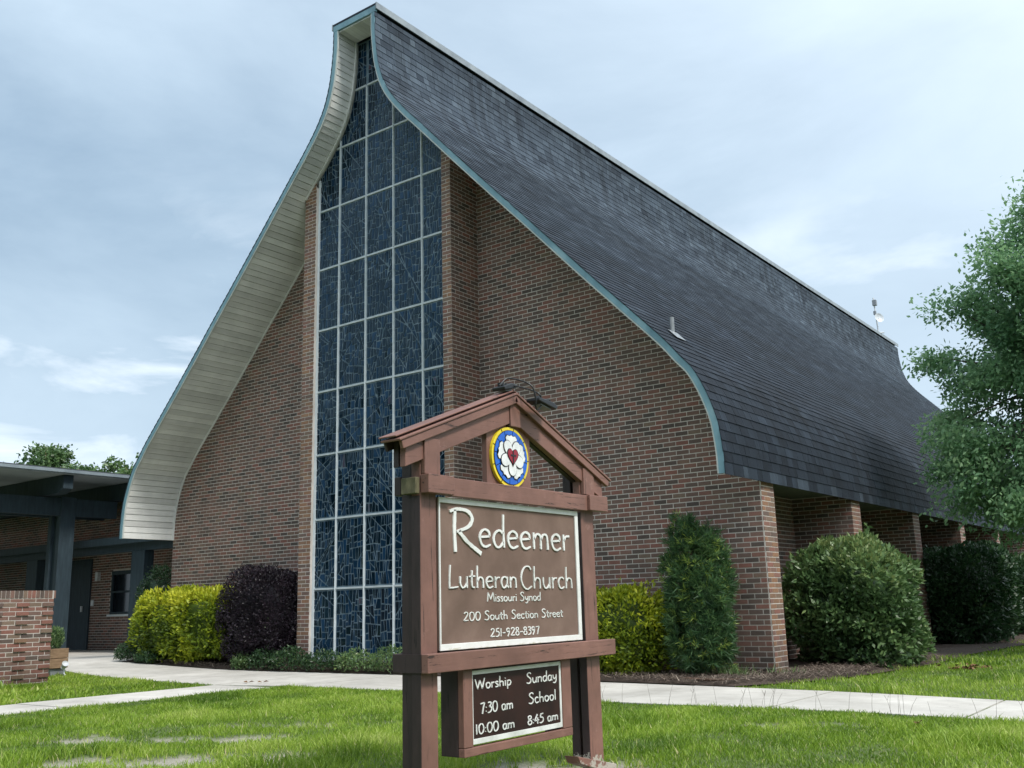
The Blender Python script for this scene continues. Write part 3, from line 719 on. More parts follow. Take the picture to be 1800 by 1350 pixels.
def build_window():
    win = MB(); roof_strips(WIN[0]+.01, WIN[1]-.01, .02, 11.37, Y_BAY+.075, win)
    w = win.obj('stained_glass_window', 'glass_matrix' if False else 'matrix', church)
    xs = [-8.10, -7.52, -6.83, -6.15, -5.475, -4.97]; zs = [.02, 1.17, 2.37, 3.52, 4.68, 5.84, 7.02, 8.19, 9.36, 10.42, 11.37]
    lines = [((-6.5, 4.2), 1.1), ((-6.5, 4.2), 1.9), ((-6.5, 4.2), .55), ((-6.9, 7.0), 2.2), ((-6.9, 7.0), 1.25), ((-7.0, 2.6), 2.45), ((-7.0, 2.6), .8), ((-5.6, 6.0), 2.0), ((-7.8, 1.2), 1.0), ((-5.4, 1.8), 2.3)]
    pieces = []
    for i in range(5):
        for j in range(10):
            r = [(xs[i]+.028, zs[j]+.03), (xs[i+1]-.028, zs[j]+.03), (xs[i+1]-.028, zs[j+1]-.03), (xs[i]+.028, zs[j+1]-.03)]
            polys = [r]
            cc = ((xs[i]+xs[i+1])/2, (zs[j]+zs[j+1])/2)
            loc = list(lines)+[((cc[0]+random.uniform(-.2, .2), cc[1]+random.uniform(-.4, .4)), random.uniform(.5, 2.6)) for _ in range(random.choice((1, 1, 2)))]
            for p, a in loc:
                if random.random() < .25: continue
                nxt = []
                for q in polys:
                    for h in split(q, p, a):
                        if len(h) >= 3 and area(h) > 8e-4: nxt.append(h)
                polys = nxt
            out = []
            for q in polys: shatter(q, .0135, out)
            for q in out:
                q = clip_to_roof(q)
                if len(q) < 3: continue
                cxz = (sum(p[0] for p in q)/len(q), sum(p[1] for p in q)/len(q))
                if abs(cxz[0]-CX) > half(cxz[1])-.01: continue
                q = inset(q, random.uniform(.0075, .0125))
                if len(q) < 3 or area(q) < 2.5e-4: continue
                t = random.random()**1.7*.72
                if random.random() < .007: t = random.uniform(.9, 1)
                if math.hypot(cxz[0]+6.3, cxz[1]-3.9) < .9 and random.random() < .3: t = random.uniform(.6, .9)
                pieces.append((q, t, cxz))
    tilt = lambda: (random.gauss(0, .016), random.gauss(0, .016))
    def add(mb, q, t, c):
        tx, tz = tilt(); d = random.uniform(.006, .010)
        fr = lambda u, v, k: (u, Y_BAY+.075-k*(1 if k <= 0 else 1)-(0 if k <= 0 else (u-c[0])*tx*2+(v-c[1])*tz*2), v)
        mb.prism(q, fr, 0.0, d, t)
    def vis(e):
        q, t, c = e; p = pix((c[0], Y_BAY, c[1]))
        if p[1] > 1125 or (p[0] > 700 and p[1] > 760): return 0
        return area(q)*(F_PX/p[2])**2
    pieces.sort(key=vis, reverse=True)
    for e in pieces[:300]:
        mb = MB(); add(mb, *e); mb.obj('glass_piece', 'glass', w)
    mb = MB()
    for e in pieces[300:]: add(mb, *e)
    mb.obj('glass_pieces', 'glass', w, kind='stuff')
    # frame: outer uprights, mullions, transoms
    def topz(x, lim=11.36):
        z = .02
        while z < lim and half(z+.02) > abs(x-CX)+.006: z += .02
        return z
    for k, x in enumerate(xs):
        hw = .0125; x0, x1 = x-hw, x+hw
        if k == 0: x0, x1 = x+.002, x+.05
        if k == 5: x0, x1 = x-.035, x-.002
        zt = min(topz(x0), topz(x1), 10.40); mb = MB(); mb.box(x0, x1, Y_BAY+.048, Y_BAY+.09, .022, zt)
        if k not in (0, 5): mb.box(x-.006, x+.006, Y_BAY+.038, Y_BAY+.047, .022, zt-.012)
        mb.obj('mullion' if k not in (0, 5) else 'window_jamb', 'window_frame', w)
    for z in zs[1:-1]:
        h = min(half(z+.03), 9) ; x0, x1 = max(WIN[0]+.05, CX-h), min(WIN[1]-.035, CX+h)
        mb = MB(); ed = [x for x in xs[1:-1] if x0 < x < x1]; pts = [x0]+ed+[x1]
        for a, b in zip(pts[:-1], pts[1:]):
            a2 = a+(.0135 if a in ed else .002); b2 = b-(.0135 if b in ed else .002)
            if b2-a2 > .02:
                mb.box(a2, b2, Y_BAY+.052, Y_BAY+.088, z+.003, z+.013); mb.box(a2, b2, Y_BAY+.052, Y_BAY+.088, z-.013, z-.003); mb.box(a2, b2, Y_BAY+.062, Y_BAY+.086, z-.003, z+.003)
        mb.obj('transom', 'window_frame', w)
    mb = MB(); mb.box(WIN[0]-.02, WIN[1]+.02, Y_BAY-.05, Y_BAY+.08, -.03, .018); mb.obj('window_sill', 'window_frame', w)
build_window()

def build_roof_fittings():
    # vent pipe low on the right slope
    (p, n_) = outer(2.4); x, z = CX+p[0], p[1]; y = -.4
    mb = MB(); mb.tube([(x-.05, y, z-.1), (x-.05, y, z+.29)], .036, 12); mb.tube([(x-.05, y, z+.0), (x-.05, y, z+.07)], [.08, .045], 12)
    # flashing plate lying on the shingles
    t_ = np.array([n_[1], -n_[0]]); c = p+n_*.03
    P = [c-t_*.10, c+t_*.10]; mb.solid([(CX+P[0][0], y-.14, P[0][1]), (CX+P[0][0], y+.14, P[0][1]), (CX+P[1][0], y+.14, P[1][1]), (CX+P[1][0], y-.14, P[1][1])], [(0, 1, 2, 3)])
    mb.obj('vent_pipe', 'grey_metal', church)
    # antenna mast near the far end of the ridge
    y = 28.6; x = CX+.5
    mb = MB(); mb.tube([(x, y, 11.5), (x-.06, y, 13.1)], .03, 8); mb.tube([(x-.1, y-.1, 11.55), (x+.2, y+.1, 11.55)], .03, 6); a = mb.obj('antenna_mast', 'white_metal', church)
    mb = MB(); cen = Vector((x+.2, y-.25, 12.15)); ax = Vector((.75, -.6, .2)).normalized(); u = ax.cross(Vector((0, 0, 1))).normalized(); v = ax.cross(u)
    rings = [[cen-ax*(.12*(1-(r/.27)**2))+(u*math.cos(k*math.pi/8)+v*math.sin(k*math.pi/8))*r for k in range(16)] for r in (.02, .08, .14, .21)]
    for i in range(3):
        for k in range(16): mb.face([rings[i][k], rings[i][(k+1) % 16], rings[i+1][(k+1) % 16], rings[i+1][k]])
    mb.tube([cen-ax*.1, Vector((x-.02, y, 12.1))], .02, 6); mb.obj('dish', 'white_metal', a)
    mb = MB(); mb.box(x-.1, x+.06, y-.1, y+.06, 12.75, 12.98); mb.box(x-.1, x+.0, y-.08, y+.04, 12.35, 12.5); mb.obj('camera_box', 'grey_metal', a)
build_roof_fittings()

# ------------------------------------------------------------------ covered way and hall on the left
def build_left():
    hall = thing('church_hall', 'low brick hall behind the covered way left of the church, in deep shade', 'building')
    Yh = 2.3; mb = MB(); wx0, wx1, wz0, wz1 = -19.25, -18.15, .86, 1.98
    mb.face([(-40, Yh, -.3), (wx0, Yh, -.3), (wx0, Yh, 3.95), (-40, Yh, 3.95)]); mb.face([(wx1, Yh, -.3), (-13.3, Yh, -.3), (-13.3, Yh, 3.4), (wx1, Yh, 3.4)])
    mb.face([(wx0, Yh, -.3), (wx1, Yh, -.3), (wx1, Yh, wz0), (wx0, Yh, wz0)]); mb.face([(wx0, Yh, wz1), (wx1, Yh, wz1), (wx1, Yh, 3.4), (wx0, Yh, 3.4)])
    wall = mb.obj('wall', 'mortar', hall); parents['hall'] = (wall, 'hall')
    cut = lambda poly: [] if (wx0-.02 < sum(p[0] for p in poly)/len(poly) < wx1+.02 and wz0-.01 < sum(p[1] for p in poly)/len(poly) < wz1+.01) else poly
    brick_field('hall', frame_y(Yh), -26, -13.35, -.28, 3.9, cut, tint_wall)
    mb = MB(); mb.box(-40, -12.9, Yh-.12, 14, 3.95, 4.05); mb.obj('roof', 'roof_membrane', hall)
    mb = MB(); t = .06
    for a in ((wx0, wx0+t, wz0, wz1), (wx1-t, wx1, wz0, wz1), (wx0+t, wx1-t, wz0, wz0+t), (wx0+t, wx1-t, wz1-t*1.6, wz1), (wx0+t, wx1-t, wz0+.55, wz0+.60)): mb.box(a[0], a[1], Yh-.01, Yh+.08, a[2], a[3])
    fr = mb.obj('window', 'teal_timber', hall)
    mb = MB(); mb.box(wx0+t, wx1-t, Yh+.04, Yh+.05, wz0+t, wz0+.55); mb.box(wx0+t, wx1-t, Yh+.04, Yh+.05, wz0+.60, wz1-t*1.6); mb.obj('pane', 'dark_pane', fr)
    mb = MB(); mb.box(wx0-.05, wx1+.05, Yh-.06, Yh+.02, wz0-.05, wz0-.002); mb.obj('window_sill', 'window_frame', hall)
    mb = MB(); mb.box(-20.45, -20.2, Yh-.05, Yh+.02, -.05, 2.35); mb.box(-21.5, -21.3, Yh-.05, Yh+.02, -.05, 2.35); mb.box(-21.3, -20.45, Yh-.05, Yh+.02, 2.2, 2.35); mb.obj('door_frame', 'teal_timber', hall)
    mb = MB(); mb.box(-21.3, -20.45, Yh-.02, Yh+.01, -.05, 2.2); d = mb.obj('door', 'teal_timber', hall); mb = MB(); mb.box(-20.6, -20.55, Yh-.06, Yh-.021, .95, 1.1); mb.obj('handle', 'white_metal', d)

    # lower canopy: shallow flat roof along the hall
    low = thing('walkway_canopy', 'low flat dark canopy roof over the walk, ending against the church wall', 'canopy')
    mb = MB(); mb.box(-40, -13.28, .9, 2.28, 2.60, 2.66); mb.obj('roof', 'roof_membrane', low)
    mb = MB(); mb.box(-40, -13.28, .93, 2.28, 2.535, 2.598); mb.obj('ceiling', 'canopy_ceiling', low)
    mb = MB(); mb.box(-40, -13.28, .86, .895, 2.50, 2.68); mb.obj('fascia', 'teal_timber', low)
    mb = MB(); mb.box(-40, -13.28, 1.05, 1.25, 2.32, 2.53); mb.obj('beam', 'teal_timber', low)
    for x in (-16.1, -21.0, -26):
        mb = MB(); mb.box(x-.27, x+.27, 1.02, 1.28, -.08, 2.318); bevel(mb.obj('post', 'teal_timber', low), .01)

    mb = MB(); mb.tube([(-13.45, .80, 2.46), (-13.45, .80, -.05)], .035, 8); mb.obj('downpipe', 'teal_timber', low)
    mb = MB(); mb.box(-19.9, -19.78, Yh-.10, Yh-.006, 1.75, 1.98); mb.obj('wall_lamp', 'white_metal', hall)
    mb = MB(); mb.box(-20.45+.3, -20.45+.42, Yh-.03, Yh-.006, 1.1, 1.25); mb.obj('switch_plate', 'white_metal', hall)
    # tall porte-cochere carried on heavy timber
    up = thing('entrance_canopy', 'tall flat canopy on heavy dark blue grey timber posts and beams, left of the church', 'canopy')
    z0 = 4.16
    mb = MB(); mb.box(-30, -17.0, -9, 2.05, z0+.01, z0+.09); mb.obj('roof', 'roof_membrane', up)
    mb = MB(); mb.box(-16.995, -16.96, -9, 2.05, z0-.01, z0+.06); mb.obj('edge_trim', 'canopy_edge_metal', up)
    mb = MB(); mb.box(-30, -17.0, -9, 2.02, z0-.035, z0+.005); mb.obj('ceiling', 'canopy_ceiling', up)
    for y in (-6.4, -3.3, -.25, 1.65):
        x1 = -17.15
        mb = MB(); mb.solid([(-30, y-.12, z0-.46), (x1-.25, y-.12, z0-.46), (x1, y-.12, z0-.36), (x1, y-.12, z0-.04), (-30, y-.12, z0-.04), (-30, y+.12, z0-.46), (x1-.25, y+.12, z0-.46), (x1, y+.12, z0-.36), (x1, y+.12, z0-.04), (-30, y+.12, z0-.04)], [(0, 1, 2, 3, 4), (9, 8, 7, 6, 5), (0, 5, 6, 1), (1, 6, 7, 2), (2, 7, 8, 3), (3, 8, 9, 4), (4, 9, 5, 0)])
        mb.obj('rafter', 'teal_timber', up)
    for sx in (-18.0, -18.55):
        mb = MB(); mb.box(sx-.17, sx-.03, -9, 1.59, 3.24, 3.67); bevel(mb.obj('beam', 'teal_timber', up), .008)
    for y in (.18, -5.6):
        mb = MB(); mb.box(-18.55, -18.40, y-.1, y+.28, -.08, 3.70); mb.box(-18.15+.0, -17.995, y-.1, y+.28, -.08, 3.70); mb.box(-18.40, -18.15, y-.02, y+.2, -.08, 3.70); bevel(mb.obj('post', 'teal_timber', up), .008)
build_left()

def build_low_wall():
    w = thing('low_brick_wall', 'low freestanding red brick wall with alternating bricks standing proud, at the left edge', 'wall')
    x0, x1, y0, y1, zt = -10.6, -10.3, -9.5, -4.13, 1.235; zb = -.30
    mb = MB(); mb.box(x0, x1, y0, y1, zb, zt); core = mb.obj('wall_core', 'mortar', w); parents['low'] = (core, 'low')
    def pf(r, k): return .022 if (r % 2 == 1 and k % 2 == 0) else 0
    brick_field('low', frame_x(x1), y0, y1, zb, zt-.13, None, tint_red, proudfn=pf)
    # soldier course on top
    y = y1-.03
    while y > y0:
        BRICKS.append(('low', [(y-.058, zt-.115), (y, zt-.115), (y, zt+.0), (y-.058, zt+.0)], frame_x(x1), .008, tint_red(), (x1, y, zt))); y -= CO
    BRICKS.append(('low', [(x0, zt-.12), (x1, zt-.12), (x1, zt), (x0, zt)], frame_y(y1), 0, .5, (x1, y1, zt)))
build_low_wall()
emit_bricks(parents)

# ------------------------------------------------------------------ the sign
SX = 1.62
def build_sign():
    t = thing('church_sign', 'brown painted timber church sign with gabled top, name board and service times board', 'sign', loc=(SX, -7.74, -.2))
    def part(mb, name, mat, par=None, bv=.004, **pr):
        o = mb.obj(name, mat, None, **pr)
        o.data.transform(Matrix.Translation((-SX, 7.74, .2))) ; o.parent = par or t
        if bv: bevel(o, bv)
        return o
    zb = -.45
    # each post: a darker rear timber and a front timber with a narrow gap
    for (ya, yb, gap) in ((-8.588, -8.458, .004), (-6.985, -6.83, .022)):
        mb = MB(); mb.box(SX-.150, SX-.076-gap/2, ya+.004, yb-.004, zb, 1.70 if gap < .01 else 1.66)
        part(mb, 'post', 'sign_brown_dark', label='dark rear timber of the post')
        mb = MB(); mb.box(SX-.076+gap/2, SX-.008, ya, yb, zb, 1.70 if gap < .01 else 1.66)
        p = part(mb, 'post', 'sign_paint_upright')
        # thin sheet in the darker tone over the side face
        mb = MB(); mb.box(SX-.074+gap/2, SX-.010, ya-.004, ya-.0005, zb, 1.40); part(mb, 'side_face', 'sign_brown_dark', bv=0)
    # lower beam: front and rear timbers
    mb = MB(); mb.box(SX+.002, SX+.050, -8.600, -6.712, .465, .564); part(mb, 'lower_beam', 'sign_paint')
    mb = MB(); mb.box(SX-.205, SX-.155, -8.600, -6.712, .465, .564); part(mb, 'lower_beam', 'sign_brown_dark', label='rear timber of the lower beam')
    mb = MB(); mb.box(SX-.155, SX+.0018, -8.600, -8.590, .467, .562); part(mb, 'end_board', 'sign_brown_dark', bv=0)
    # upper beam with blocks at the posts
    mb = MB(); mb.box(SX+.000, SX+.036, -8.37, -6.965, 1.408, 1.512); part(mb, 'upper_beam', 'sign_paint')
    for a, b in ((-8.590, -8.372), (-6.962, -6.735)):
        mb = MB(); mb.box(SX-.004, SX+.056, a, b, 1.412, 1.516); part(mb, 'beam_block', 'sign_paint')
        mb = MB(); mb.box(SX-.20, SX-.152, a, b, 1.412, 1.516); part(mb, 'beam_block', 'sign_brown_dark')
    mb = MB(); mb.box(SX-.118, SX-.008, -8.625, -8.592, 1.410, 1.500); part(mb, 'cross_piece', 'end_grain', label='bare unpainted end of the cross piece')
    # gable: roof boards, trims, rafters, king post
    pk = (-7.738, 2.085); eL, eR = (-8.80, 1.672), (-6.655, 1.628)
    def slope(p, q, th, x0, x1, off=0):
        dy, dz = q[0]-p[0], q[1]-p[1]; l = math.hypot(dy, dz); ny, nz = -dz/l, dy/l
        if nz < 0: ny, nz = -ny, -nz
        mb = MB(); a = [(p[0]+ny*off, p[1]+nz*off), (q[0]+ny*off, q[1]+nz*off), (q[0]+ny*(off+th), q[1]+nz*(off+th)), (p[0]+ny*(off+th), p[1]+nz*(off+th))]
        mb.prism(a, lambda u, v, d: (d, u, v), x0, x1, .5, True); return mb
    for e in (eL, eR):
        part(slope(pk, e, .014, SX-.10, SX+.045, .0), 'roof_board', 'sign_paint')
        part(slope(pk, e, .010, SX-.11, SX+.022, .024), 'roof_board', 'sign_paint', label='upper layer of the little roof')
        q = (pk[0]+(e[0]-pk[0])*.985, pk[1]+(e[1]-pk[1])*.985)
        part(slope((pk[0]-.0, pk[1]), q, .046, SX+.014, SX+.038, -.048), 'barge_board', 'sign_paint')
        part(slope(pk, q, .05, SX-.098, SX-.080, -.052), 'barge_board', 'sign_brown_dark')
    # rafters below the roof
    for e, z_in in ((eL, 1), (eR, 1)):
        dy = e[0]-pk[0]; s_ = (e[1]-pk[1])/dy; k = -1 if dy < 0 else 1
        y_end = pk[0]+dy*.93
        zt = lambda y: pk[1]+s_*(y-pk[0])-.012
        mb = MB(); a = [(pk[0]+k*.045, zt(pk[0]+k*.045)), (y_end, zt(y_end)), (y_end, zt(y_end)-.145), (pk[0]+k*.045, zt(pk[0]+k*.045)-.155)]
        if k > 0: a = a[::-1]
        mb.prism(a, lambda u, v, d: (d, u, v), SX-.03, SX+.012, .5, True); part(mb, 'rafter', 'sign_paint')
        mb = MB(); mb.prism(a, lambda u, v, d: (d, u, v), SX-.078, SX-.04, .5, True); part(mb, 'rafter', 'sign_brown_dark')
    mb = MB(); mb.box(SX-.15, SX+.02, pk[0]-.043, pk[0]+.060, 1.885, 2.06); part(mb, 'king_post', 'sign_paint_upright')
    mb = MB(); mb.box(SX-.145, SX+.010, pk[0]-.0475, pk[0]-.0435, 1.885, 2.05); part(mb, 'side_face', 'sign_brown_dark', bv=0)
    # uprights over the beam
    mb = MB(); mb.box(SX-.004, SX+.024, -8.585, -8.455, 1.518, 1.72); part(mb, 'short_post', 'sign_paint_upright')
    mb = MB(); mb.box(SX-.004, SX+.024, -6.98, -6.85, 1.518, 1.70); part(mb, 'short_post', 'sign_paint_upright')
    # rose panel
    mb = MB(); mb.box(SX-.055, SX-.015, -7.985, -7.54, 1.50, 1.90); part(mb, 'rose_panel', 'sign_paint_upright')
    rose = part(MBdisc(-7.775, 1.690, .188, SX-.013, SX+.006), 'rose_medallion', 'rose_yellow', bv=0)
    cy, cz = -7.775, 1.690
    P = lambda r, a: (cy+r*math.sin(a), cz+r*math.cos(a))
    def layer(poly, d, mat, name):
        n = len(poly); ar = sum(poly[i][0]*poly[(i+1) % n][1]-poly[(i+1) % n][0]*poly[i][1] for i in range(n))
        if ar < 0: poly = poly[::-1]
        bm = bmesh.new(); vs = [bm.verts.new((SX+d, y, z)) for y, z in poly]; f = bm.faces.new(vs); bmesh.ops.triangulate(bm, faces=[f])
        ext = bmesh.ops.extrude_face_region(bm, geom=bm.faces[:]); 
        for v in [g for g in ext['geom'] if isinstance(g, bmesh.types.BMVert)]: v.co.x += .0022
        bmesh.ops.recalc_face_normals(bm, faces=bm.faces[:]); me = bpy.data.meshes.new(name); bm.to_mesh(me); bm.free()
        me.transform(Matrix.Translation((-SX, 7.74, .2))); return put(name, me, rose, mat)
    circ = lambda r, n=48: [P(r, 2*math.pi*k/n) for k in range(n)]
    layer(circ(.170), .0065, 'rose_black', 'outline')
    nb = 12
    for k in range(nb):
        a0, a1 = 2*math.pi*k/nb+.02+.13, 2*math.pi*(k+1)/nb-.02+.13
        layer([P(.166, a0+(a1-a0)*i/6) for i in range(7)]+[P(.085, a1), P(.085, a0)], .009, 'rose_blue', 'blue_segment')
    for k in range(9):
        a = 2*math.pi*(k+.3)/9; layer([P(.163, a-.012), P(.187, a-.012), P(.187, a+.012), P(.163, a+.012)], .0062, 'rose_black', 'joint_line')
    def loc(rad, tan, a): return (cy+rad*math.sin(a)+tan*math.cos(a), cz+rad*math.cos(a)-tan*math.sin(a))
    lobe = [(.03, -.02), (.085, -.046), (.116, -.056), (.134, -.040), (.130, -.014), (.138, 0), (.130, .014), (.134, .040), (.116, .056), (.085, .046), (.03, .02)]
    for k in range(5):
        a = 2*math.pi*k/5
        layer([loc(r*1.035+.001, t_*1.09, a) for r, t_ in lobe], .0115, 'rose_black', 'outline'); layer([loc(r, t_, a) for r, t_ in lobe], .014, 'rose_white', 'white_petal')
    def ell(r0, ra, rt, a, n=20): return [loc(r0+ra*math.cos(2*math.pi*i/n), rt*math.sin(2*math.pi*i/n)*(1+.12*math.cos(2*math.pi*i/n)), a) for i in range(n)]
    for k in range(5):
        a = 2*math.pi*k/5+math.pi
        layer(ell(.066, .0535, .0425, a), .0165+k*.0003, 'rose_black', 'outline'); layer(ell(.066, .0485, .0375, a), .0195+k*.0003, 'rose_white', 'white_petal')
    def heart(sc):
        pts = []
        for k in range(40):
            q = 2*math.pi*k/40; x = 16*math.sin(q)**3; y = 13*math.cos(q)-5*math.cos(2*q)-2*math.cos(3*q)-math.cos(4*q); pts.append((cy+x*sc, cz+y*sc*1.1+.006))
        return pts
    layer(heart(.0036), .0225, 'rose_black', 'outline'); layer(heart(.0032), .0250, 'rose_red', 'heart')
    layer([(cy-.0045, cz-.05), (cy+.0045, cz-.05), (cy+.005, cz+.042), (cy-.005, cz+.042)], .0275, 'rose_black', 'cross'); layer([(cy-.026, cz+.006), (cy+.026, cz+.006), (cy+.026, cz+.015), (cy-.026, cz+.015)], .0282, 'rose_black', 'cross')
    # name board with raised white border
    bY0, bY1, bZ0, bZ1 = -8.447, -7.043, .572, 1.402
    mb = MB(); mb.box(SX-.045, SX-.006, bY0, bY1, bZ0, bZ1); nb_ = part(mb, 'name_board', 'sign_board_brown', bv=.003)
    mb = MB(); w = .030
    for a in ((bY0, bY1, bZ1-w, bZ1), (bY0, bY1, bZ0, bZ0+w+.004), (bY0, bY0+.010, bZ0+w+.004, bZ1-w), (bY1-w-.006, bY1, bZ0+w+.004, bZ1-w)): mb.box(SX-.0058, SX+.004, *a)
    part(mb, 'border', 'border_white', nb_, .002).matrix_parent_inverse = Matrix.Identity(4)
    for rows in ROWS_TOP: text_obj(rows, t, nb_, 'sign_white')
    # service times board in its own frame, hung below the beam
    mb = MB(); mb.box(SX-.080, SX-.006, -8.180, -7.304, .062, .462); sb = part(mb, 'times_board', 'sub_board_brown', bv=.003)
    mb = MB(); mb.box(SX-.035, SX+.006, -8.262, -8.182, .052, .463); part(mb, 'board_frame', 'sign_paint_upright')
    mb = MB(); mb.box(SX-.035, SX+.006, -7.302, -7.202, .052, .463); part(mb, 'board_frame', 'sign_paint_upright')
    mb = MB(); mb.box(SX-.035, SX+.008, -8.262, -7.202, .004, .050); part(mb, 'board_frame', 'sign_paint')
    mb = MB(); mb.box(SX-.14, SX-.036, -7.300, -7.210, .004, .463); part(mb, 'board_frame', 'sign_brown_dark', label='dark rear upright of the times board')
    mb = MB(); mb.box(SX-.16, SX-.036, -8.262, -8.190, .004, .463); part(mb, 'board_frame', 'sign_brown_dark', label='dark rear frame of the times board')
    mb = MB()
    for a in ((-8.180, -7.304, .430, .452), (-8.180, -7.304, .062, .090), (-8.180, -8.172, .090, .430), (-7.322, -7.304, .090, .430)): mb.box(SX-.0058, SX-.000, *a)
    part(mb, 'border', 'sign_white', sb, .001)
    for rows in ROWS_SUB: text_obj(rows, t, sb, 'sign_white')
    # slanting foot brace
    mb = MB(); mb.solid([(SX+.02, -7.33, -.10), (SX+.02, -7.30, -.145), (SX+.06, -6.95, -.26), (SX+.06, -6.95, -.19), (SX+.12, -7.33, -.10), (SX+.12, -7.30, -.145), (SX+.16, -6.95, -.26), (SX+.16, -6.95, -.19)], [(0, 1, 2, 3), (7, 6, 5, 4), (0, 4, 5, 1), (3, 2, 6, 7), (0, 3, 7, 4), (1, 5, 6, 2)]); part(mb, 'foot_brace', 'sign_paint')
    return t
def MBdisc(cy, cz, r, x0, x1, n=48):
    mb = MB(); mb.prism([(cy+r*math.cos(2*math.pi*k/n), cz+r*math.sin(2*math.pi*k/n)) for k in range(n)], lambda u, v, d: (d, u, v), x0, x1, .5, True); return mb

# pen-stroke letters: advance, strokes (two points = straight, more = smooth curve)
G = {
 'R': (.60, [[(.10, -.02), (.085, .5), (.10, .98)], [(.0, .93), (.14, 1.0), (.34, .97), (.43, .80), (.36, .60), (.13, .46)], [(.17, .47), (.34, .22), (.60, -.04)]]),
 'L': (.50, [[(.12, 1.0), (.09, .5), (.08, .02)], [(.06, .01), (.25, .015), (.47, .05)]]),
 'C': (.60, [[(.53, .84), (.42, .98), (.24, .94), (.10, .68), (.07, .36), (.18, .07), (.36, -.03), (.56, .10)]]),
 'M': (.78, [[(.06, 0), (.13, .98)], [(.13, .98), (.37, .22)], [(.37, .22), (.62, .98)], [(.62, .98), (.71, 0)]]),
 'S': (.50, [[(.42, .86), (.30, .98), (.14, .90), (.12, .70), (.28, .52), (.40, .34), (.37, .10), (.22, .0), (.05, .07)]]),
 'W': (.86, [[(.04, .95), (.24, .02)], [(.24, .02), (.42, .80)], [(.42, .80), (.60, .02)], [(.60, .02), (.80, .98)]]),
 'e': (.43, [[(.08, .28), (.36, .31)], [(.36, .31), (.34, .44), (.22, .51), (.10, .42), (.06, .25), (.12, .06), (.24, .0), (.39, .07)]]),
 'd': (.46, [[(.36, .42), (.24, .51), (.10, .40), (.06, .20), (.14, .02), (.26, .02), (.37, .16)], [(.38, 1.0), (.37, .5), (.39, .0)]]),
 'm': (.66, [[(.07, .52), (.08, .0)], [(.08, .30), (.18, .47), (.29, .44), (.32, .25), (.32, .0)], [(.32, .30), (.42, .47), (.53, .44), (.56, .25), (.57, .0)]]),
 'n': (.46, [[(.07, .52), (.08, .0)], [(.08, .30), (.20, .48), (.33, .43), (.36, .25), (.37, .0)]]),
 'r': (.32, [[(.07, .52), (.08, .0)], [(.08, .30), (.16, .45), (.29, .48)]]),
 'u': (.46, [[(.07, .51), (.07, .20), (.15, .02), (.27, .04), (.37, .20)], [(.38, .51), (.38, .0)]]),
 't': (.32, [[(.16, .78), (.14, .35), (.16, .06), (.28, .02)], [(.01, .50), (.30, .53)]]),
 'h': (.46, [[(.09, 1.0), (.08, .5), (.08, .0)], [(.08, .28), (.20, .47), (.33, .42), (.36, .25), (.37, .0)]]),
 'a': (.44, [[(.34, .44), (.22, .51), (.10, .42), (.06, .22), (.13, .02), (.25, .02), (.35, .16)], [(.36, .51), (.35, .15), (.41, .0)]]),
 'c': (.38, [[(.33, .44), (.22, .51), (.10, .42), (.06, .22), (.13, .03), (.24, .0), (.35, .07)]]),
 'i': (.18, [[(.08, .51), (.09, .0)], [(.09, .69), (.10, .75)]]),
 's': (.34, [[(.28, .45), (.18, .51), (.08, .42), (.15, .29), (.27, .18), (.23, .03), (.05, .02)]]),
 'o': (.44, [[(.22, .51), (.10, .43), (.06, .24), (.13, .04), (.24, .0), (.35, .10), (.38, .30), (.31, .46), (.20, .51)]]),
 'y': (.43, [[(.06, .51), (.09, .24), (.20, .12), (.34, .28)], [(.36, .52), (.35, .0), (.25, -.24), (.08, -.22)]]),
 'p': (.45, [[(.08, .52), (.09, -.32)], [(.09, .34), (.20, .49), (.33, .42), (.37, .24), (.28, .04), (.12, .04)]]),
 'l': (.18, [[(.09, 1.0), (.08, .5), (.09, .0)]]),
 '2': (.47, [[(.07, .74), (.18, .90), (.33, .86), (.36, .66), (.22, .34), (.04, .02)], [(.04, .02), (.43, .06)]]),
 '0': (.52, [[(.26, .90), (.12, .78), (.06, .45), (.13, .10), (.26, .0), (.40, .12), (.46, .45), (.39, .80), (.24, .90)]]),
 '1': (.24, [[(.11, .90), (.12, .0)]]),
 '5': (.44, [[(.14, .88), (.38, .92)], [(.14, .88), (.11, .52)], [(.11, .52), (.26, .56), (.37, .40), (.35, .14), (.20, .0), (.04, .04)]]),
 '9': (.46, [[(.34, .72), (.24, .88), (.11, .80), (.07, .60), (.16, .46), (.30, .54), (.36, .74)], [(.36, .80), (.32, .35), (.18, -.06)]]),
 '8': (.44, [[(.22, .48), (.10, .62), (.10, .80), (.22, .90), (.33, .80), (.32, .64), (.20, .48), (.07, .30), (.08, .10), (.21, .0), (.36, .10), (.36, .32), (.20, .48)]]),
 '3': (.42, [[(.07, .84), (.22, .88), (.33, .80), (.29, .60), (.17, .50)], [(.17, .50), (.34, .42), (.37, .20), (.24, .02), (.05, -.02)]]),
 '7': (.44, [[(.04, .84), (.40, .90)], [(.40, .90), (.28, .45), (.20, -.04)]]),
 '4': (.46, [[(.30, .92), (.16, .6), (.04, .30)], [(.04, .30), (.43, .34)], [(.30, .60), (.30, -.04)]]),
 '-': (.38, [[(.06, .36), (.32, .40)]]),
 ':': (.18, [[(.08, .10), (.10, .16)], [(.08, .44), (.10, .50)]]),
 ' ': (.30, []),
}
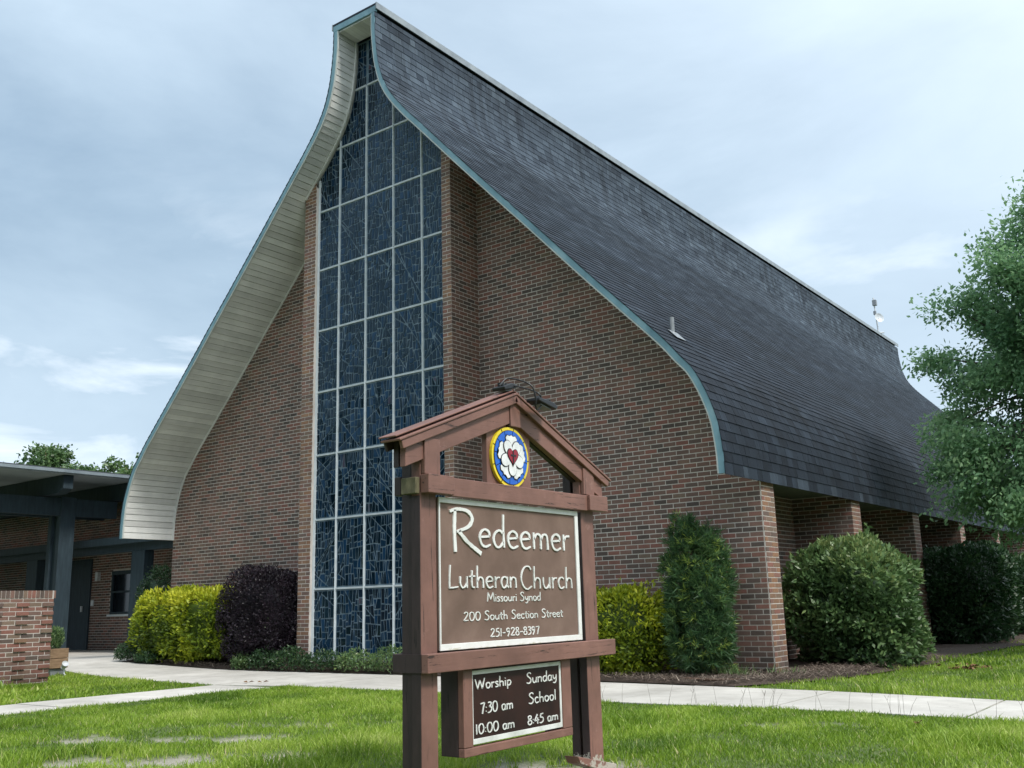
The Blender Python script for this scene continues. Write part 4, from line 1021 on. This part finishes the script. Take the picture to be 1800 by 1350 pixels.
# text, y0, y1 (reach along the board), base z, cap height, x-height factor, pen width, surface x
ROWS_TOP = [
 ('R', -8.352, -8.075, 1.108, .236, 1, .026, SX-.006), ('edeemer', -8.085, -7.150, 1.140, .196, 1, .0168, SX-.006),
 ('Lutheran', -8.365, -7.745, .905, .125, 1, .0102, SX-.006), ('Church', -7.690, -7.140, .900, .135, 1, .0102, SX-.006),
 ('Missouri Synod', -8.022, -7.494, .827, .052, 1, .0068, SX-.006), ('200 South Section Street', -8.238, -7.252, .724, .052, 1, .0068, SX-.006),
 ('251-928-8397', -7.998, -7.516, .628, .050, 1, .0068, SX-.006)]
ROWS_SUB = [
 ('Worship', -8.150, -7.820, .350, .058, 1, .0080, SX-.006), ('7:30 am', -8.105, -7.810, .218, .062, 1, .0080, SX-.006), ('10:00 am', -8.144, -7.800, .112, .058, 1, .0080, SX-.006),
 ('Sunday', -7.662, -7.352, .345, .062, 1, .0080, SX-.006), ('School', -7.645, -7.370, .228, .062, 1, .0080, SX-.006), ('8:45 am', -7.658, -7.352, .110, .056, 1, .0080, SX-.006)]
def text_obj(row, sign, par, mat):
    txt, y0, y1, base, cap, _, pen, x = row
    strokes = []; cur = 0
    for ch in txt:
        adv, st = G[ch]
        for s_ in st: strokes.append([(cur+p[0], p[1]) for p in s_])
        cur += adv
    xs = [p[0] for s_ in strokes for p in s_]; sx = (y1-y0)/(max(xs)-min(xs)); ox = min(xs)
    mb = MB(); rs = random.Random(len(txt)*7+int(cap*1000))
    thick = .0045 if cap < .1 else .008
    for s_ in strokes:
        P = [(y0+(p[0]-ox)*sx, base+p[1]*cap) for p in s_]
        if len(P) == 2: P = [P[0], tuple((np.array(P[0])*.5+np.array(P[1])*.5)), P[1]]
        C = catmull(P, 7 if cap > .1 else 4); n = len(C); Lr = []; Rr = []
        for i in range(n):
            a, b = C[max(i-1, 0)], C[min(i+1, n-1)]; d = b-a; d = d/(np.linalg.norm(d)+1e-9); nn = np.array([-d[1], d[0]])
            ang = math.atan2(d[1], d[0]); w = pen*(.62+.38*abs(math.sin(ang-.35)))*(1+rs.uniform(-.14, .14))
            if i in (0, n-1): w *= 1.12 if rs.random() < .5 else .8
            Lr.append(C[i]+nn*w/2); Rr.append(C[i]-nn*w/2)
        k = 2*n; V = [(x+thick, p[0], p[1]) for p in Lr]+[(x+thick, p[0], p[1]) for p in Rr]+[(x-.001, p[0], p[1]) for p in Lr]+[(x-.001, p[0], p[1]) for p in Rr]; Fc = []
        for i in range(n-1):
            Fc += [(n+i, n+i+1, i+1, i), (i, i+1, k+i+1, k+i), (k+n+i, k+n+i+1, n+i+1, n+i)]
        Fc += [(n, 0, k, k+n), (n-1, 2*n-1, k+2*n-1, k+n-1)]
        mb.solid(V, Fc)
    o = mb.obj('lettering', mat, None); o.data.transform(Matrix.Translation((-SX, 7.74, .2))); o.parent = par
build_sign()

def build_floodlights():
    # small black lamps and their cables on the sign's ridge
    for (x, y, z, an, lab, L) in ((SX-.02, -7.79, 2.130, .30, 'small black floodlight lying on the ridge of the sign roof', .12), (SX+.13, -7.60, 2.035, -.12, 'black floodlight hanging with its cable below the sign peak on the right', .19)):
        t = thing('floodlight', lab, 'floodlight', 'floodlights on the sign', loc=(x, y, z))
        c, s_ = math.cos(an), math.sin(an); fr = lambda u, v, d: (d, u*c-v*s_, u*s_+v*c)
        mb = MB(); mb.prism([(-L/2, -.008), (L/2, -.018), (L/2+.02, .004), (L/2-.03, .022), (-L/2, .014)], fr, -.05, .05, .5, True); bevel(mb.obj('lamp_housing', 'black_plastic', t), .005)
        mb = MB(); mb.prism([(-L*.3, .014), (-L*.1, .014), (-L*.15, .04), (-L*.25, .04)], fr, -.02, .02, .5, True); mb.obj('bracket', 'black_plastic', t)
        mb = MB(); mb.prism([(-L*.25, -.020), (L*.35, -.026), (L*.35, -.019), (-L*.25, -.013)], fr, -.03, .03, .5, True); mb.obj('lens', 'grey_metal', t)
    for pts, lab in (([(SX+.03, -7.90, 2.12), (SX+.05, -7.83, 2.175), (SX+.16, -7.76, 2.13), (SX+.18, -7.735, 2.05), (SX+.17, -7.72, 1.99), (SX+.16, -7.68, 1.985), (SX+.15, -7.62, 2.03)], 'black cable looping down over the front of the sign peak'),
                     ([(SX-.02, -7.78, 2.16), (SX+.10, -7.70, 2.12), (SX+.17, -7.68, 2.08), (SX+.17, -7.66, 2.055), (SX+.15, -7.60, 2.06), (SX+.14, -7.52, 2.07), (SX+.1, -7.48, 2.04)], 'black cable running over the right side of the sign peak')):
        mb = MB(); mb.tube(catmull(pts, 5), .0055, 6); o = mb.obj('cable', 'black_plastic', None, True); o['label'] = lab; o['category'] = 'cable'; o['group'] = 'cables on the sign'
build_floodlights()

# ------------------------------------------------------------------ plants
def leaf_quads(C, D, Nn, l, w):
    """rhombic leaves: centre base C, direction D, side from normal"""
    S = np.cross(D, Nn); S /= (np.linalg.norm(S, axis=1)[:, None]+1e-9)
    l, w = l[:, None], w[:, None]
    return np.stack([C, C+D*l*.45+S*w*.5, C+D*l, C+D*l*.45-S*w*.5], 1)
def unit(n):
    v = RNG.normal(size=(n, 3)); return v/np.linalg.norm(v, axis=1)[:, None]
def boxy_points(n, R, p, lump, seed, shell=.22, top_flat=0):
    """points in the outer shell of a superellipsoid with lumps; returns points and outward directions"""
    d = unit(n); k = (np.abs(d)**p).sum(1)**(1/p); q = d/k[:, None]
    nrm = np.sign(q)*np.abs(q)**(p-1); nrm /= np.linalg.norm(nrm, axis=1)[:, None]
    lum = 1+lump*vnoise(q, 5, seed)+lump*.6*vnoise(q, 12, seed+1)
    r = lum*(1-shell*RNG.random(n)**1.6)
    return q*r[:, None]*np.array(R), nrm
def shrub(name, label, c, R, n, mat, leaf=(.05, .022), p=4, lump=.05, seed=1, tintf=None, droop=0.0, group=None, cat='shrub', upright=.35, gapt=-.35, stems=6):
    t = thing(name, label, cat, group, loc=c)
    n = int(n*2.1); P, Nn = boxy_points(n, R, p, lump, seed, .27); P[:, 2] += R[2]
    gap = vnoise(P*np.array([1, 1, 1.6]), 9, seed+8)+.5*vnoise(P, 23, seed+9); rad = np.linalg.norm((P-np.array([0, 0, R[2]]))/np.array(R), axis=1)
    ok = ~((gap < gapt) & (RNG.random(n) < .9) & (rad > np.quantile(rad, .30))); P, Nn = P[ok], Nn[ok]
    keep = P[:, 2] > .02+.12*R[2]*(.5+.5*vnoise(P, 6, seed+5)); P, Nn = P[keep], Nn[keep]; n = len(P)
    D = Nn*.7+unit(n)*.75+np.array([0, 0, upright]); D[:, 2] -= droop; D /= np.linalg.norm(D, axis=1)[:, None]
    NN = Nn*.8+unit(n)*.7+np.array([0, 0, .4]); NN /= np.linalg.norm(NN, axis=1)[:, None]
    # sprigs that stand out of the clipped outline
    ns = int(26*(R[0]+R[2])); pick = RNG.choice(n, ns); up_ = Nn[pick]*.7+np.array([0, 0, .6])+unit(ns)*.35; up_ /= np.linalg.norm(up_, axis=1)[:, None]; kk = 12
    tt = RNG.uniform(-.3, 1.0, (ns, kk, 1))*RNG.uniform(.05, .15, (ns, 1, 1)); Ps = (P[pick][:, None]+up_[:, None]*tt).reshape(-1, 3)+RNG.normal(0, .006, (ns*kk, 3)); Ds = np.repeat(up_, kk, 0)*.6+unit(ns*kk)*.8; Ds /= np.linalg.norm(Ds, axis=1)[:, None]
    P = np.concatenate([P, Ps]); D = np.concatenate([D, Ds]); NN = np.concatenate([NN, unit(ns*kk)]); n = len(P)
    l = leaf[0]*RNG.uniform(.6, 1.35, n); w = leaf[1]*RNG.uniform(.7, 1.3, n)
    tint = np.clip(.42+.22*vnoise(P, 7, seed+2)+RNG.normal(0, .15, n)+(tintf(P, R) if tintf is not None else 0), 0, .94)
    put('foliage', np_mesh('foliage', leaf_quads(P, D, NN, l, w), 4, tint), t, mat)
    # dense inner twigs and leaves so that no light shows through
    me = bpy.data.meshes.new('inner_foliage'); bm = bmesh.new(); bmesh.ops.create_icosphere(bm, subdivisions=4, radius=1)
    for v in bm.verts:
        d = np.array(v.co); k = (np.abs(d)**p).sum()**(1/p); q = d/k; lum = 1+lump*vnoise(q, 5, seed)+.05*math.sin(9*d[0]+7*d[1])*math.cos(8*d[2])
        q = q*lum*.70*np.array(R); v.co = (q[0], q[1], max(q[2]+R[2], .05*R[2]))
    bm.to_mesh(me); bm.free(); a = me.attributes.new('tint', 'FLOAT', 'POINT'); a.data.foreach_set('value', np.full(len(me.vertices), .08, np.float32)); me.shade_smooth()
    put('inner_foliage', me, t, mat)
    mb = MB()
    for k in range(stems):
        a = random.uniform(0, 6.28); r = random.uniform(.02, .25); mb.tube([(math.cos(a)*r*R[0]*.4, math.sin(a)*r*R[1]*.4, -.05), (math.cos(a)*r*R[0], math.sin(a)*r*R[1], R[2]*.7)], [.016, .01], 6)
    mb.obj('stems', 'bark', t)
    return t
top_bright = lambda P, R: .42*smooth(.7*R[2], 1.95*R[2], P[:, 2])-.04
def build_plants():
    g = 'golden hedges along the church front'
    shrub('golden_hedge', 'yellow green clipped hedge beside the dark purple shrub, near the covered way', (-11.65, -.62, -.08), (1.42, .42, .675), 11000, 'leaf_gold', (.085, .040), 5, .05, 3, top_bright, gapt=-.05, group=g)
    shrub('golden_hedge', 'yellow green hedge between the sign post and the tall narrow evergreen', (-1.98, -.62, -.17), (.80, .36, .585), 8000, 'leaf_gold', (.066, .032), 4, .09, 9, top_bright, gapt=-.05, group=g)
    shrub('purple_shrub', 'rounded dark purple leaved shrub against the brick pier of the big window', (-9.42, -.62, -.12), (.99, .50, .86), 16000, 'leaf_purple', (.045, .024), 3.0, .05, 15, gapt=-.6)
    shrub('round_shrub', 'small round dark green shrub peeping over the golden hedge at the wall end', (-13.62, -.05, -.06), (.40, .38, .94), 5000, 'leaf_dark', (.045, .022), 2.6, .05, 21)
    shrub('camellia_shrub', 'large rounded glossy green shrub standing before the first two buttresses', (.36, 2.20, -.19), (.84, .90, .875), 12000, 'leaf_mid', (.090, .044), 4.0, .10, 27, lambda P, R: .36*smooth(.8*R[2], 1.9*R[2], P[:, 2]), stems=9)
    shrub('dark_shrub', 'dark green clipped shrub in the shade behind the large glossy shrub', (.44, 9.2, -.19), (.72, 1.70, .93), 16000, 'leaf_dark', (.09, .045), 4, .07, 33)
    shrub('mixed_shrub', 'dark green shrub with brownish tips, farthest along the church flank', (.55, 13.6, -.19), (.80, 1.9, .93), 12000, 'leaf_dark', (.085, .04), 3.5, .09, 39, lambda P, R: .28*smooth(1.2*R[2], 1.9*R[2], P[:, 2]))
    # podocarpus: whorls of long narrow leaves
    t = thing('columnar_evergreen', 'tall narrow evergreen with long strap leaves and pale new tips, right of the sign', 'shrub', loc=(-.72, -.60, -.17))
    n = 1700; R = (.385, .35, .97); P, Nn = boxy_points(n, R, 3.0, .16, 51, .30); P[:, 2] += R[2]
    keep = P[:, 2] > .12; P, Nn = P[keep], Nn[keep]; n = len(P); k = 15
    young = (RNG.random(n) < .13)
    ax = Nn*.8+np.array([0, 0, .75])+unit(n)*.35; ax /= np.linalg.norm(ax, axis=1)[:, None]
    C = np.repeat(P, k, 0); A = np.repeat(ax, k, 0); D = A*.75+unit(n*k)*.8; D[:, 2] -= .05; D /= np.linalg.norm(D, axis=1)[:, None]
    C = C+A*RNG.uniform(-.05, .03, n*k)[:, None]
    l = RNG.uniform(.075, .135, n*k)*np.repeat(np.where(young, .9, 1.1), k); w = RNG.uniform(.009, .015, n*k)
    tint = np.where(np.repeat(young, k), RNG.uniform(.88, 1, n*k), np.clip(np.repeat(RNG.normal(.42, .22, n), k)+RNG.normal(0, .15, n*k), 0, .84))
    put('foliage', np_mesh('foliage', leaf_quads(C, D, unit(n*k), l, w), 4, tint), t, 'leaf_podo')
    me = bpy.data.meshes.new('inner_foliage'); bm = bmesh.new(); bmesh.ops.create_icosphere(bm, subdivisions=4, radius=1)
    for v in bm.verts:
        d = np.array(v.co); q = d/((np.abs(d)**3).sum()**(1/3))*np.array(R)*.60; v.co = (q[0], q[1], max(q[2]+R[2], .15))
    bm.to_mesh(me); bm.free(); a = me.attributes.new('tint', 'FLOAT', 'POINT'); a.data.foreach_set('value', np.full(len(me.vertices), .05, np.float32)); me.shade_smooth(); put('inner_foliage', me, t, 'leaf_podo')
    mb = MB()
    for q in range(5): mb.tube([(random.uniform(-.08, .08), random.uniform(-.08, .08), -.05), (random.uniform(-.2, .2), random.uniform(-.2, .2), 1.3)], [.02, .008], 6)
    mb.obj('stems', 'bark', t)
    # low mounds of ground plants below the window
    spots = [(-9.55, -.98, .20, .16, 'small yellowing plant at the foot of the purple shrub', 'leaf_mid'), (-8.95, -.95, .33, .22, 'low leafy plant right of the purple shrub', 'leaf_dark'), (-8.25, -.98, .36, .23, 'low leafy plant under the left edge of the big window', 'leaf_dark'), (-7.45, -.96, .38, .20, 'low leafy plant under the middle of the big window', 'leaf_dark'), (-6.65, -.98, .36, .21, 'low grey green plant next to the white window sill', 'leaf_mid'), (-5.9, -.98, .34, .24, 'low plant nearest the left sign post in the bed', 'leaf_mid'), (-13.2, -.92, .30, .22, 'low dark plant at the left end of the mulch bed', 'leaf_dark'), (-12.5, -.98, .26, .13, 'creeping dark plant in front of the golden hedge', 'leaf_dark')]
    for x, y, r, h, lab, mt in spots:
        n = 1300; t = thing('low_plant', lab, 'plant', 'low plants in the mulch bed', loc=(x, y, float(gz(x))+.04))
        a = RNG.uniform(0, 6.28, n); rr = r*np.sqrt(RNG.random(n)); z = h*RNG.random(n)**.7*(1-.5*(rr/r)**2)*1.7
        P = np.stack([rr*np.cos(a)*1.3, rr*np.sin(a)*.6, z], -1); D = unit(n)*.7+np.array([0, 0, .35]); D /= np.linalg.norm(D, axis=1)[:, None]
        put('leaves', np_mesh('leaves', leaf_quads(P, D, unit(n)+np.array([0, 0, .8]), RNG.uniform(.03, .075, n), RNG.uniform(.014, .03, n)), 4, np.clip(RNG.normal(.6, .2, n), 0, .95)), t, mt)
        mb = MB()
        for q in range(7):
            a_ = random.uniform(0, 6.28); mb.tube([(0, 0, -.03), (math.cos(a_)*r*.5, math.sin(a_)*r*.3, h*.6), (math.cos(a_)*r*.9, math.sin(a_)*r*.5, h*.9)], .004, 4)
        mb.obj('stems', 'bark', t)
    # strappy tuft by the corner of the wall
    for (x, y, lab, h, n) in ((-.35, -.62, 'tuft of pale strap grass at the foot of the brick corner', .20, 170), (.18, -.15, 'small weed sprouting beside the corner buttress', .16, 60)):
        t = thing('grass_tuft', lab, 'plant', 'tufts at the wall corner', loc=(x, y, -.16))
        a = RNG.uniform(0, 6.28, n); C = np.stack([RNG.normal(0, .16, n), RNG.normal(0, .06, n), np.zeros(n)], -1); D = np.stack([np.cos(a)*.5, np.sin(a)*.5, np.ones(n)], -1); D /= np.linalg.norm(D, axis=1)[:, None]
        put('blades', np_mesh('blades', leaf_quads(C, D, unit(n), RNG.uniform(.5, 1.1, n)*h, RNG.uniform(.006, .012, n)), 4, RNG.uniform(.3, .95, n)), t, 'leaf_mid')
build_plants()

def build_tree(name, label, base, trunk_h, crown_c, lobes, nleaf, leaf, seed, mat='leaf_tree', trunk_r=.16, group=None, ncl=120, spread=1.0):
    rng = np.random.default_rng(seed); rs = random.Random(seed)
    t = thing(name, label, 'tree', group, loc=base)
    top = np.array([crown_c[0]*.5, crown_c[1]*.5, trunk_h]); mb = MB()
    mb.tube([(0, 0, -.2), (.03, .02, trunk_h*.5), tuple(top), (crown_c[0], crown_c[1], crown_c[2]+1.0)], [trunk_r*1.25, trunk_r, trunk_r*.75, .03], 10)
    # twig clusters inside the lobes
    cl = []
    tot = sum(l[3]*l[4]*l[5] for l in lobes)
    for l in lobes:
        m_ = max(4, int(ncl*l[3]*l[4]*l[5]/tot)); d = rng.normal(size=(m_, 3)); d /= np.linalg.norm(d, axis=1)[:, None]
        r = rng.uniform(.45, 1.0, m_)**.5; cl.append(d*r[:, None]*np.array(l[3:6])+np.array(l[:3]))
    cl = np.concatenate(cl)
    for c in cl:
        s_ = top+(np.array([crown_c[0], crown_c[1], crown_c[2]])-top)*rs.uniform(0, .8); mid = s_*.45+c*.55+np.array([0, 0, .18])
        mb.tube([tuple(s_), tuple(mid), tuple(c)], [.035, .02, .006], 5, cap=False)
    mb.obj('trunk', 'bark', t, True)
    k = nleaf//len(cl); C = np.repeat(cl, k, 0); n = len(C); sp = np.repeat(rng.uniform(.26, .52, len(cl)), k)*spread
    out = np.repeat((cl-np.array(crown_c)), k, 0); out /= (np.linalg.norm(out, axis=1)[:, None]+1e-6)
    off = np.clip(rng.normal(size=(n, 3)), -1.7, 1.7)*sp[:, None]*np.array([1, 1, .62])*.62; off += out*(rng.random(n)**2*.35)[:, None]; off[:, 2] -= .12*rng.random(n)
    P = C+off; D = rng.normal(size=(n, 3))*.7+out*.5+np.array([0, 0, -.35]); D /= np.linalg.norm(D, axis=1)[:, None]
    Nn = rng.normal(size=(n, 3))*.6+np.array([0, 0, .9]); Nn /= np.linalg.norm(Nn, axis=1)[:, None]
    ti = np.clip(np.repeat(rng.normal(.45, .13, len(cl)), k)+rng.normal(0, .15, n), 0, 1)
    V = leaf_quads(P, D, Nn, rng.uniform(.65, 1.3, n)*leaf[0], rng.uniform(.7, 1.2, n)*leaf[1])
    put('crown', np_mesh('crown', V, 4, ti), t, mat)
    return t
def build_trees():
    # lobes are given relative to the trunk base: centre x,y,z then radii
    build_tree('leafy_tree', 'tall airy green tree overlapping the far end of the church roof', (4.08, 6.5, -.2), 2.6, (-.9, -.5, 4.8),
               [(-.6, -.4, 6.2, 1.75, 1.6, 1.5), (-2.0, -.6, 5.35, 1.35, 1.1, .80), (-1.9, -.5, 4.2, 1.55, 1.2, 1.0), (-1.6, -.6, 3.3, 1.5, 1.2, 1.0), (.2, 0, 4.6, 2.0, 2.0, 1.8), (-.4, -.4, 7.0, 1.0, 1.0, .8), (.9, 0, 6.8, 1.6, 1.5, 1.5), (-1.5, -.6, 2.9, 1.25, 1.1, .85), (-1.0, -.9, 2.65, 1.35, 1.1, .75), (.1, -.6, 2.6, 1.4, 1.2, 1.0)], 150000, (.095, .052), 5, ncl=300)
    # treetops over the canopy on the left, far behind
    for i, (x, y, h, r, sd, lab) in enumerate(((-93, 31, 14.0, 5.0, 60, 'distant treetop cut by the left frame edge, over the canopy roof'), (-83, 30, 14.4, 5.0, 61, 'distant treetop over the canopy roof, second from the left'), (-74, 29, 14.6, 4.2, 62, 'tallest distant treetop, behind the entrance canopy'), (-66, 30, 13.0, 4.2, 63, 'distant treetop just left of the church roof edge'), (-60, 31, 12.4, 3.8, 64, 'distant tree partly hidden by the curving church roof'))):
        build_tree('distant_tree', lab, (x, y, -.1), h*.45, (0, 0, h-r*.9), [(0, 0, h-r, r, r, r*.95), (r*.5, 0, h-r*1.3, r*.7, r*.7, r*.6), (-r*.5, 0, h-r*1.4, r*.7, r*.7, r*.6)], 26000, (.36, .22), sd, 'leaf_mid', .35, 'trees far behind the canopy', ncl=120, spread=2.4)
build_trees()

def build_added_trees():
    # unseen trees added to fill the window reflection and hold back low sky
    k = 0
    for x, y, h in ((-46, -38, 13), (-34, -42, 15), (-22, -39, 12), (-10, -43, 16), (3, -40, 14), (15, -43, 15), (27, -38, 13), (38, -30, 15), (44, -16, 14), (47, -3, 16), (46, 10, 14), (49, 23, 15)):
        r = h*.42; k += 1
        build_tree('added_tree', {-46: 'added unseen tree across the street opposite the low brick wall', -34: 'added unseen tall tree across the street opposite the entrance canopy', -22: 'added unseen shorter tree across the street opposite the covered walk', -10: 'added unseen tallest tree across the street facing the big window', 3: 'added unseen tree across the street directly behind the sign', 15: 'added unseen tree across the street facing the corner of the lawn', 27: 'added unseen low tree across the street at the lot corner', 38: 'added unseen tree at the corner where the street meets the next lot', 44: 'added unseen tree on the next lot nearest the street', 47: 'added unseen tall tree on the next lot facing the church eave', 46: 'added unseen tree on the next lot facing the shrubs', 49: 'added unseen tree on the next lot farthest from the street'}[x], (x, y, -.2), h*.3, (0, 0, h*.58), [(0, 0, h*.6, r, r, h*.40), (r*.5, .5, h*.42, r*.8, r*.8, h*.24), (-r*.5, -.5, h*.40, r*.8, r*.8, h*.24)], 9000, (.8, .5), 80+k, 'leaf_mid', .35, 'added unseen trees', ncl=80, spread=3.2)
build_added_trees()

# ------------------------------------------------------------------ lawn grass
def build_grass():
    parts = []
    def scatter(n, x0, x1, y0, y1, h, w, clump=.0):
        x = RNG.uniform(x0, x1, n); y = RNG.uniform(y0, y1, n)
        k = ~(in_walk(x, y) | in_bed(x, y)) & ((bare(x, y) < RNG.uniform(.1, .75, n)) | (RNG.random(n) < .07))
        k &= ~((x < -10.25) & (x > -10.65) & (y < -4.1)) & ~((x > -40) & (x < -7) & (y > -2.7))
        x, y = x[k], y[k]
        d = np.stack([x, y, gz(x)], -1)-CAM; zf = d @ AX_F; px = (d @ AX_R)/zf*F_PX; kk = (zf > .5) & (np.abs(px) < 1150); x, y = x[kk], y[kk]
        n = len(x); P = np.stack([x, y, x*0], -1)
        pat = vnoise(P, 2.2, 71); pat2 = vnoise(P, 6.5, 72)
        tuft = smooth(.55, 1.1, vnoise(P, 3.7, 75)); hh = h*np.clip(RNG.normal(1, .36, n), .35, 2.4)*(1+.22*pat+.25*pat2)*(1+.9*tuft)
        bz = gz(x)-.006-.035*bare(x, y)
        a = RNG.uniform(0, 6.28, n); lean = RNG.uniform(.15, 1.0, n)*hh; la = RNG.uniform(0, 6.28, n)
        sx, sy = np.cos(a)*w/2, np.sin(a)*w/2; lx, ly = np.cos(la)*lean, np.sin(la)*lean
        b0 = np.stack([x-sx, y-sy, bz], -1); b1 = np.stack([x+sx, y+sy, bz], -1)
        m0 = np.stack([x-sx*.8+lx*.35, y-sy*.8+ly*.35, bz+hh*.62], -1); m1 = np.stack([x+sx*.8+lx*.35, y+sy*.8+ly*.35, bz+hh*.62], -1)
        tp = np.stack([x+lx, y+ly, bz+hh], -1)
        ti = np.clip(.45+.20*pat+.18*pat2-.18*tuft+RNG.normal(0, .17, n), 0, .93); dry = RNG.random(n) < .035+.10*np.clip(bare(x, y)*3, 0, 1); ti = np.where(dry, RNG.uniform(.93, 1, n), ti)
        V = np.stack([b0, b1, m1, m0, m0, m1, tp, tp], 1)   # quad + (degenerate-free) tri handled below
        parts.append((b0, b1, m0, m1, tp, ti))
    scatter(150000, -6, 4.6, -9.2, -5.6, .037, .0062)
    scatter(130000, -6.2, 5.0, -5.6, -3.3, .035, .0070)
    scatter(70000, -12, -5.6, -9.5, -3.0, .036, .010)
    scatter(60000, .1, 7.5, -3.4, 2.5, .036, .0085)
    scatter(60000, .5, 9, 2.5, 22, .045, .018)
    scatter(30000, -30, -7, -22, -5, .06, .03)
    B0, B1, M0, M1, T, TI = [np.concatenate([p[i] for p in parts]) for i in range(6)]
    n = len(TI); V = np.stack([B0, B1, M1, M0, T], 1).reshape(-1, 3).astype(np.float32)
    me = bpy.data.meshes.new('grass'); me.vertices.add(n*5); me.vertices.foreach_set('co', V.ravel())
    base = (np.arange(n)*5)[:, None]; li = np.concatenate([base+np.array([[0, 1, 2, 3]]), base+np.array([[3, 2, 4]])], 1).ravel().astype(np.int32)
    me.loops.add(n*7); me.loops.foreach_set('vertex_index', li); me.polygons.add(n*2)
    st = np.stack([np.arange(n)*7, np.arange(n)*7+4], 1).ravel().astype(np.int32); me.polygons.foreach_set('loop_start', st)
    try: me.polygons.foreach_set('loop_total', np.tile([4, 3], n).astype(np.int32))
    except Exception: pass
    a = me.attributes.new('tint', 'FLOAT', 'POINT'); a.data.foreach_set('value', np.repeat(TI, 5).astype(np.float32))
    me.update(calc_edges=True)
    put('grass', me, None, 'grass_blade', kind='stuff')
    # thin seed stalks standing along the walk
    mb = MB()
    for k in range(46):
        x = random.uniform(-1.2, 4.0); y = walk_near(x)-random.uniform(.0, .25); h = random.uniform(.12, .26); a_ = random.uniform(-.06, .08)
        mb.tube([(x, y, -.2), (x+a_*.5, y, -.2+h*.6), (x+a_, y+.01, -.2+h)], [.0016, .0013, .001], 3)
        if random.random() < .6:
            for q in (-1, 1): mb.tube([(x+a_, y+.01, -.2+h), (x+a_+q*.018, y, -.2+h+.04)], .0012, 3)
    mb.obj('seed_stalks', 'straw', None, kind='stuff')
build_grass()

# ------------------------------------------------------------------ small things
def build_small():
    # timber planter with its shrub and two small ground lights
    x, y = -11.62, -3.34; z = float(gz(x))
    t = thing('planter_box', 'weathered wooden planter box at the end of the low brick wall', 'planter', loc=(x, y, z))
    for k in range(2):
        mb = MB(); mb.box(-.21, .21, -.17, -.14, .12+k*.165, .12+k*.165+.158); mb.box(.18, .21, -.14, .14, .12+k*.165, .12+k*.165+.158); mb.box(-.21, -.18, -.14, .14, .12+k*.165, .12+k*.165+.158); mb.box(-.18, .18, .14, .17, .12+k*.165, .12+k*.165+.158); bevel(mb.obj('board', 'planter_wood', t), .005)
    mb = MB(); mb.box(-.18, .18, -.14, .14, .11, .41); mb.obj('soil', 'mulch', t)
    for sx in (-.14, .14):
        mb = MB(); mb.box(sx-.03, sx+.03, -.13, .13, -.02, .108); mb.obj('foot', 'grey_metal', t)
    t2 = thing('potted_shrub', 'small feathery green shrub growing in the wooden planter box', 'plant', loc=(x, y, z+.40))
    n = 1800; P = unit(n)*np.array([.19, .15, .20])*RNG.random((n, 1))**.4+np.array([0, 0, .2]); D = unit(n)*.6+np.array([0, 0, .8]); D /= np.linalg.norm(D, axis=1)[:, None]
    put('leaves', np_mesh('leaves', leaf_quads(P, D, unit(n), RNG.uniform(.04, .08, n), RNG.uniform(.008, .014, n)), 4, np.clip(RNG.normal(.55, .2, n), 0, .94)), t2, 'leaf_mid')
    for (dx, dy, lab) in ((.34, .02, 'small silver ground floodlight on a stake beside the planter'), (.20, -.24, 'small silver ground lamp lying low in front of the planter')):
        l = thing('ground_light', lab, 'light fixture', 'ground lights by the planter', loc=(x+dx, y+dy, z))
        mb = MB(); mb.tube([(0, 0, -.03), (0, 0, .12)], .012, 8); mb.obj('stake', 'white_metal', l)
        mb = MB(); mb.tube([(-.05, 0, .12), (.06, -.02, .20)], [.035, .055], 12); mb.obj('lamp_head', 'white_metal', l, True)
        mb = MB(); mb.tube([(-.12, .02, .01), (0, 0, .03), (.1, -.03, .01)], .012, 6); mb.obj('base', 'white_metal', l)
    # loose things on the lawn and walk
    for (px_, py_, lab, s_) in ((1.9, 1.9, 'small heap of brown fallen leaves on the right lawn', .22),):
        t = thing('leaf_pile', lab, 'leaves', loc=(px_, py_, -.2)); n = 60; P = np.stack([RNG.normal(0, s_*.6, n), RNG.normal(0, s_*.35, n), RNG.uniform(.02, .07, n)], -1)
        put('dead_leaves', np_mesh('dead_leaves', leaf_quads(P, unit(n)*np.array([1, 1, .4]), unit(n), RNG.uniform(.05, .10, n), RNG.uniform(.03, .05, n)), 4, RNG.random(n)), t, 'rust_leaf', kind='stuff')
    mb = MB(); mb.tube([(-.75+.75*k/8, -1.10-.10*math.sin(k/8*math.pi), float(gz(0))+.055) for k in range(9)], .018, 8); o = mb.obj('edging_pipe', 'terracotta_edge', None, True); o['label'] = 'low reddish brown curved edging strip in the mulch by the walk'; o['category'] = 'edging'
    spots = [(-6.7, -3.1), (-6.5, -3.0), (2.9, -4.3)]
    for (x, y), lab in zip(spots, ('dead leaf on the walk fork near the left lawn tip', 'curled brown leaf beside the other dead leaf on the walk fork', 'dark scrap of dead leaf at the walk edge on the right')):
        mb = MB()
        for q in range(3):
            a = random.uniform(0, 6.28); mb.face([(x, y, -.175), (x+.05*math.cos(a), y+.05*math.sin(a), -.15), (x+.09*math.cos(a+.3), y+.09*math.sin(a+.3), -.165), (x+.05*math.cos(a+.8), y+.05*math.sin(a+.8), -.172)])
        o = mb.obj('dead_leaf', 'rust_leaf', None); o['label'] = lab; o['category'] = 'leaf'; o['group'] = 'dead leaves on the walk'
build_small()
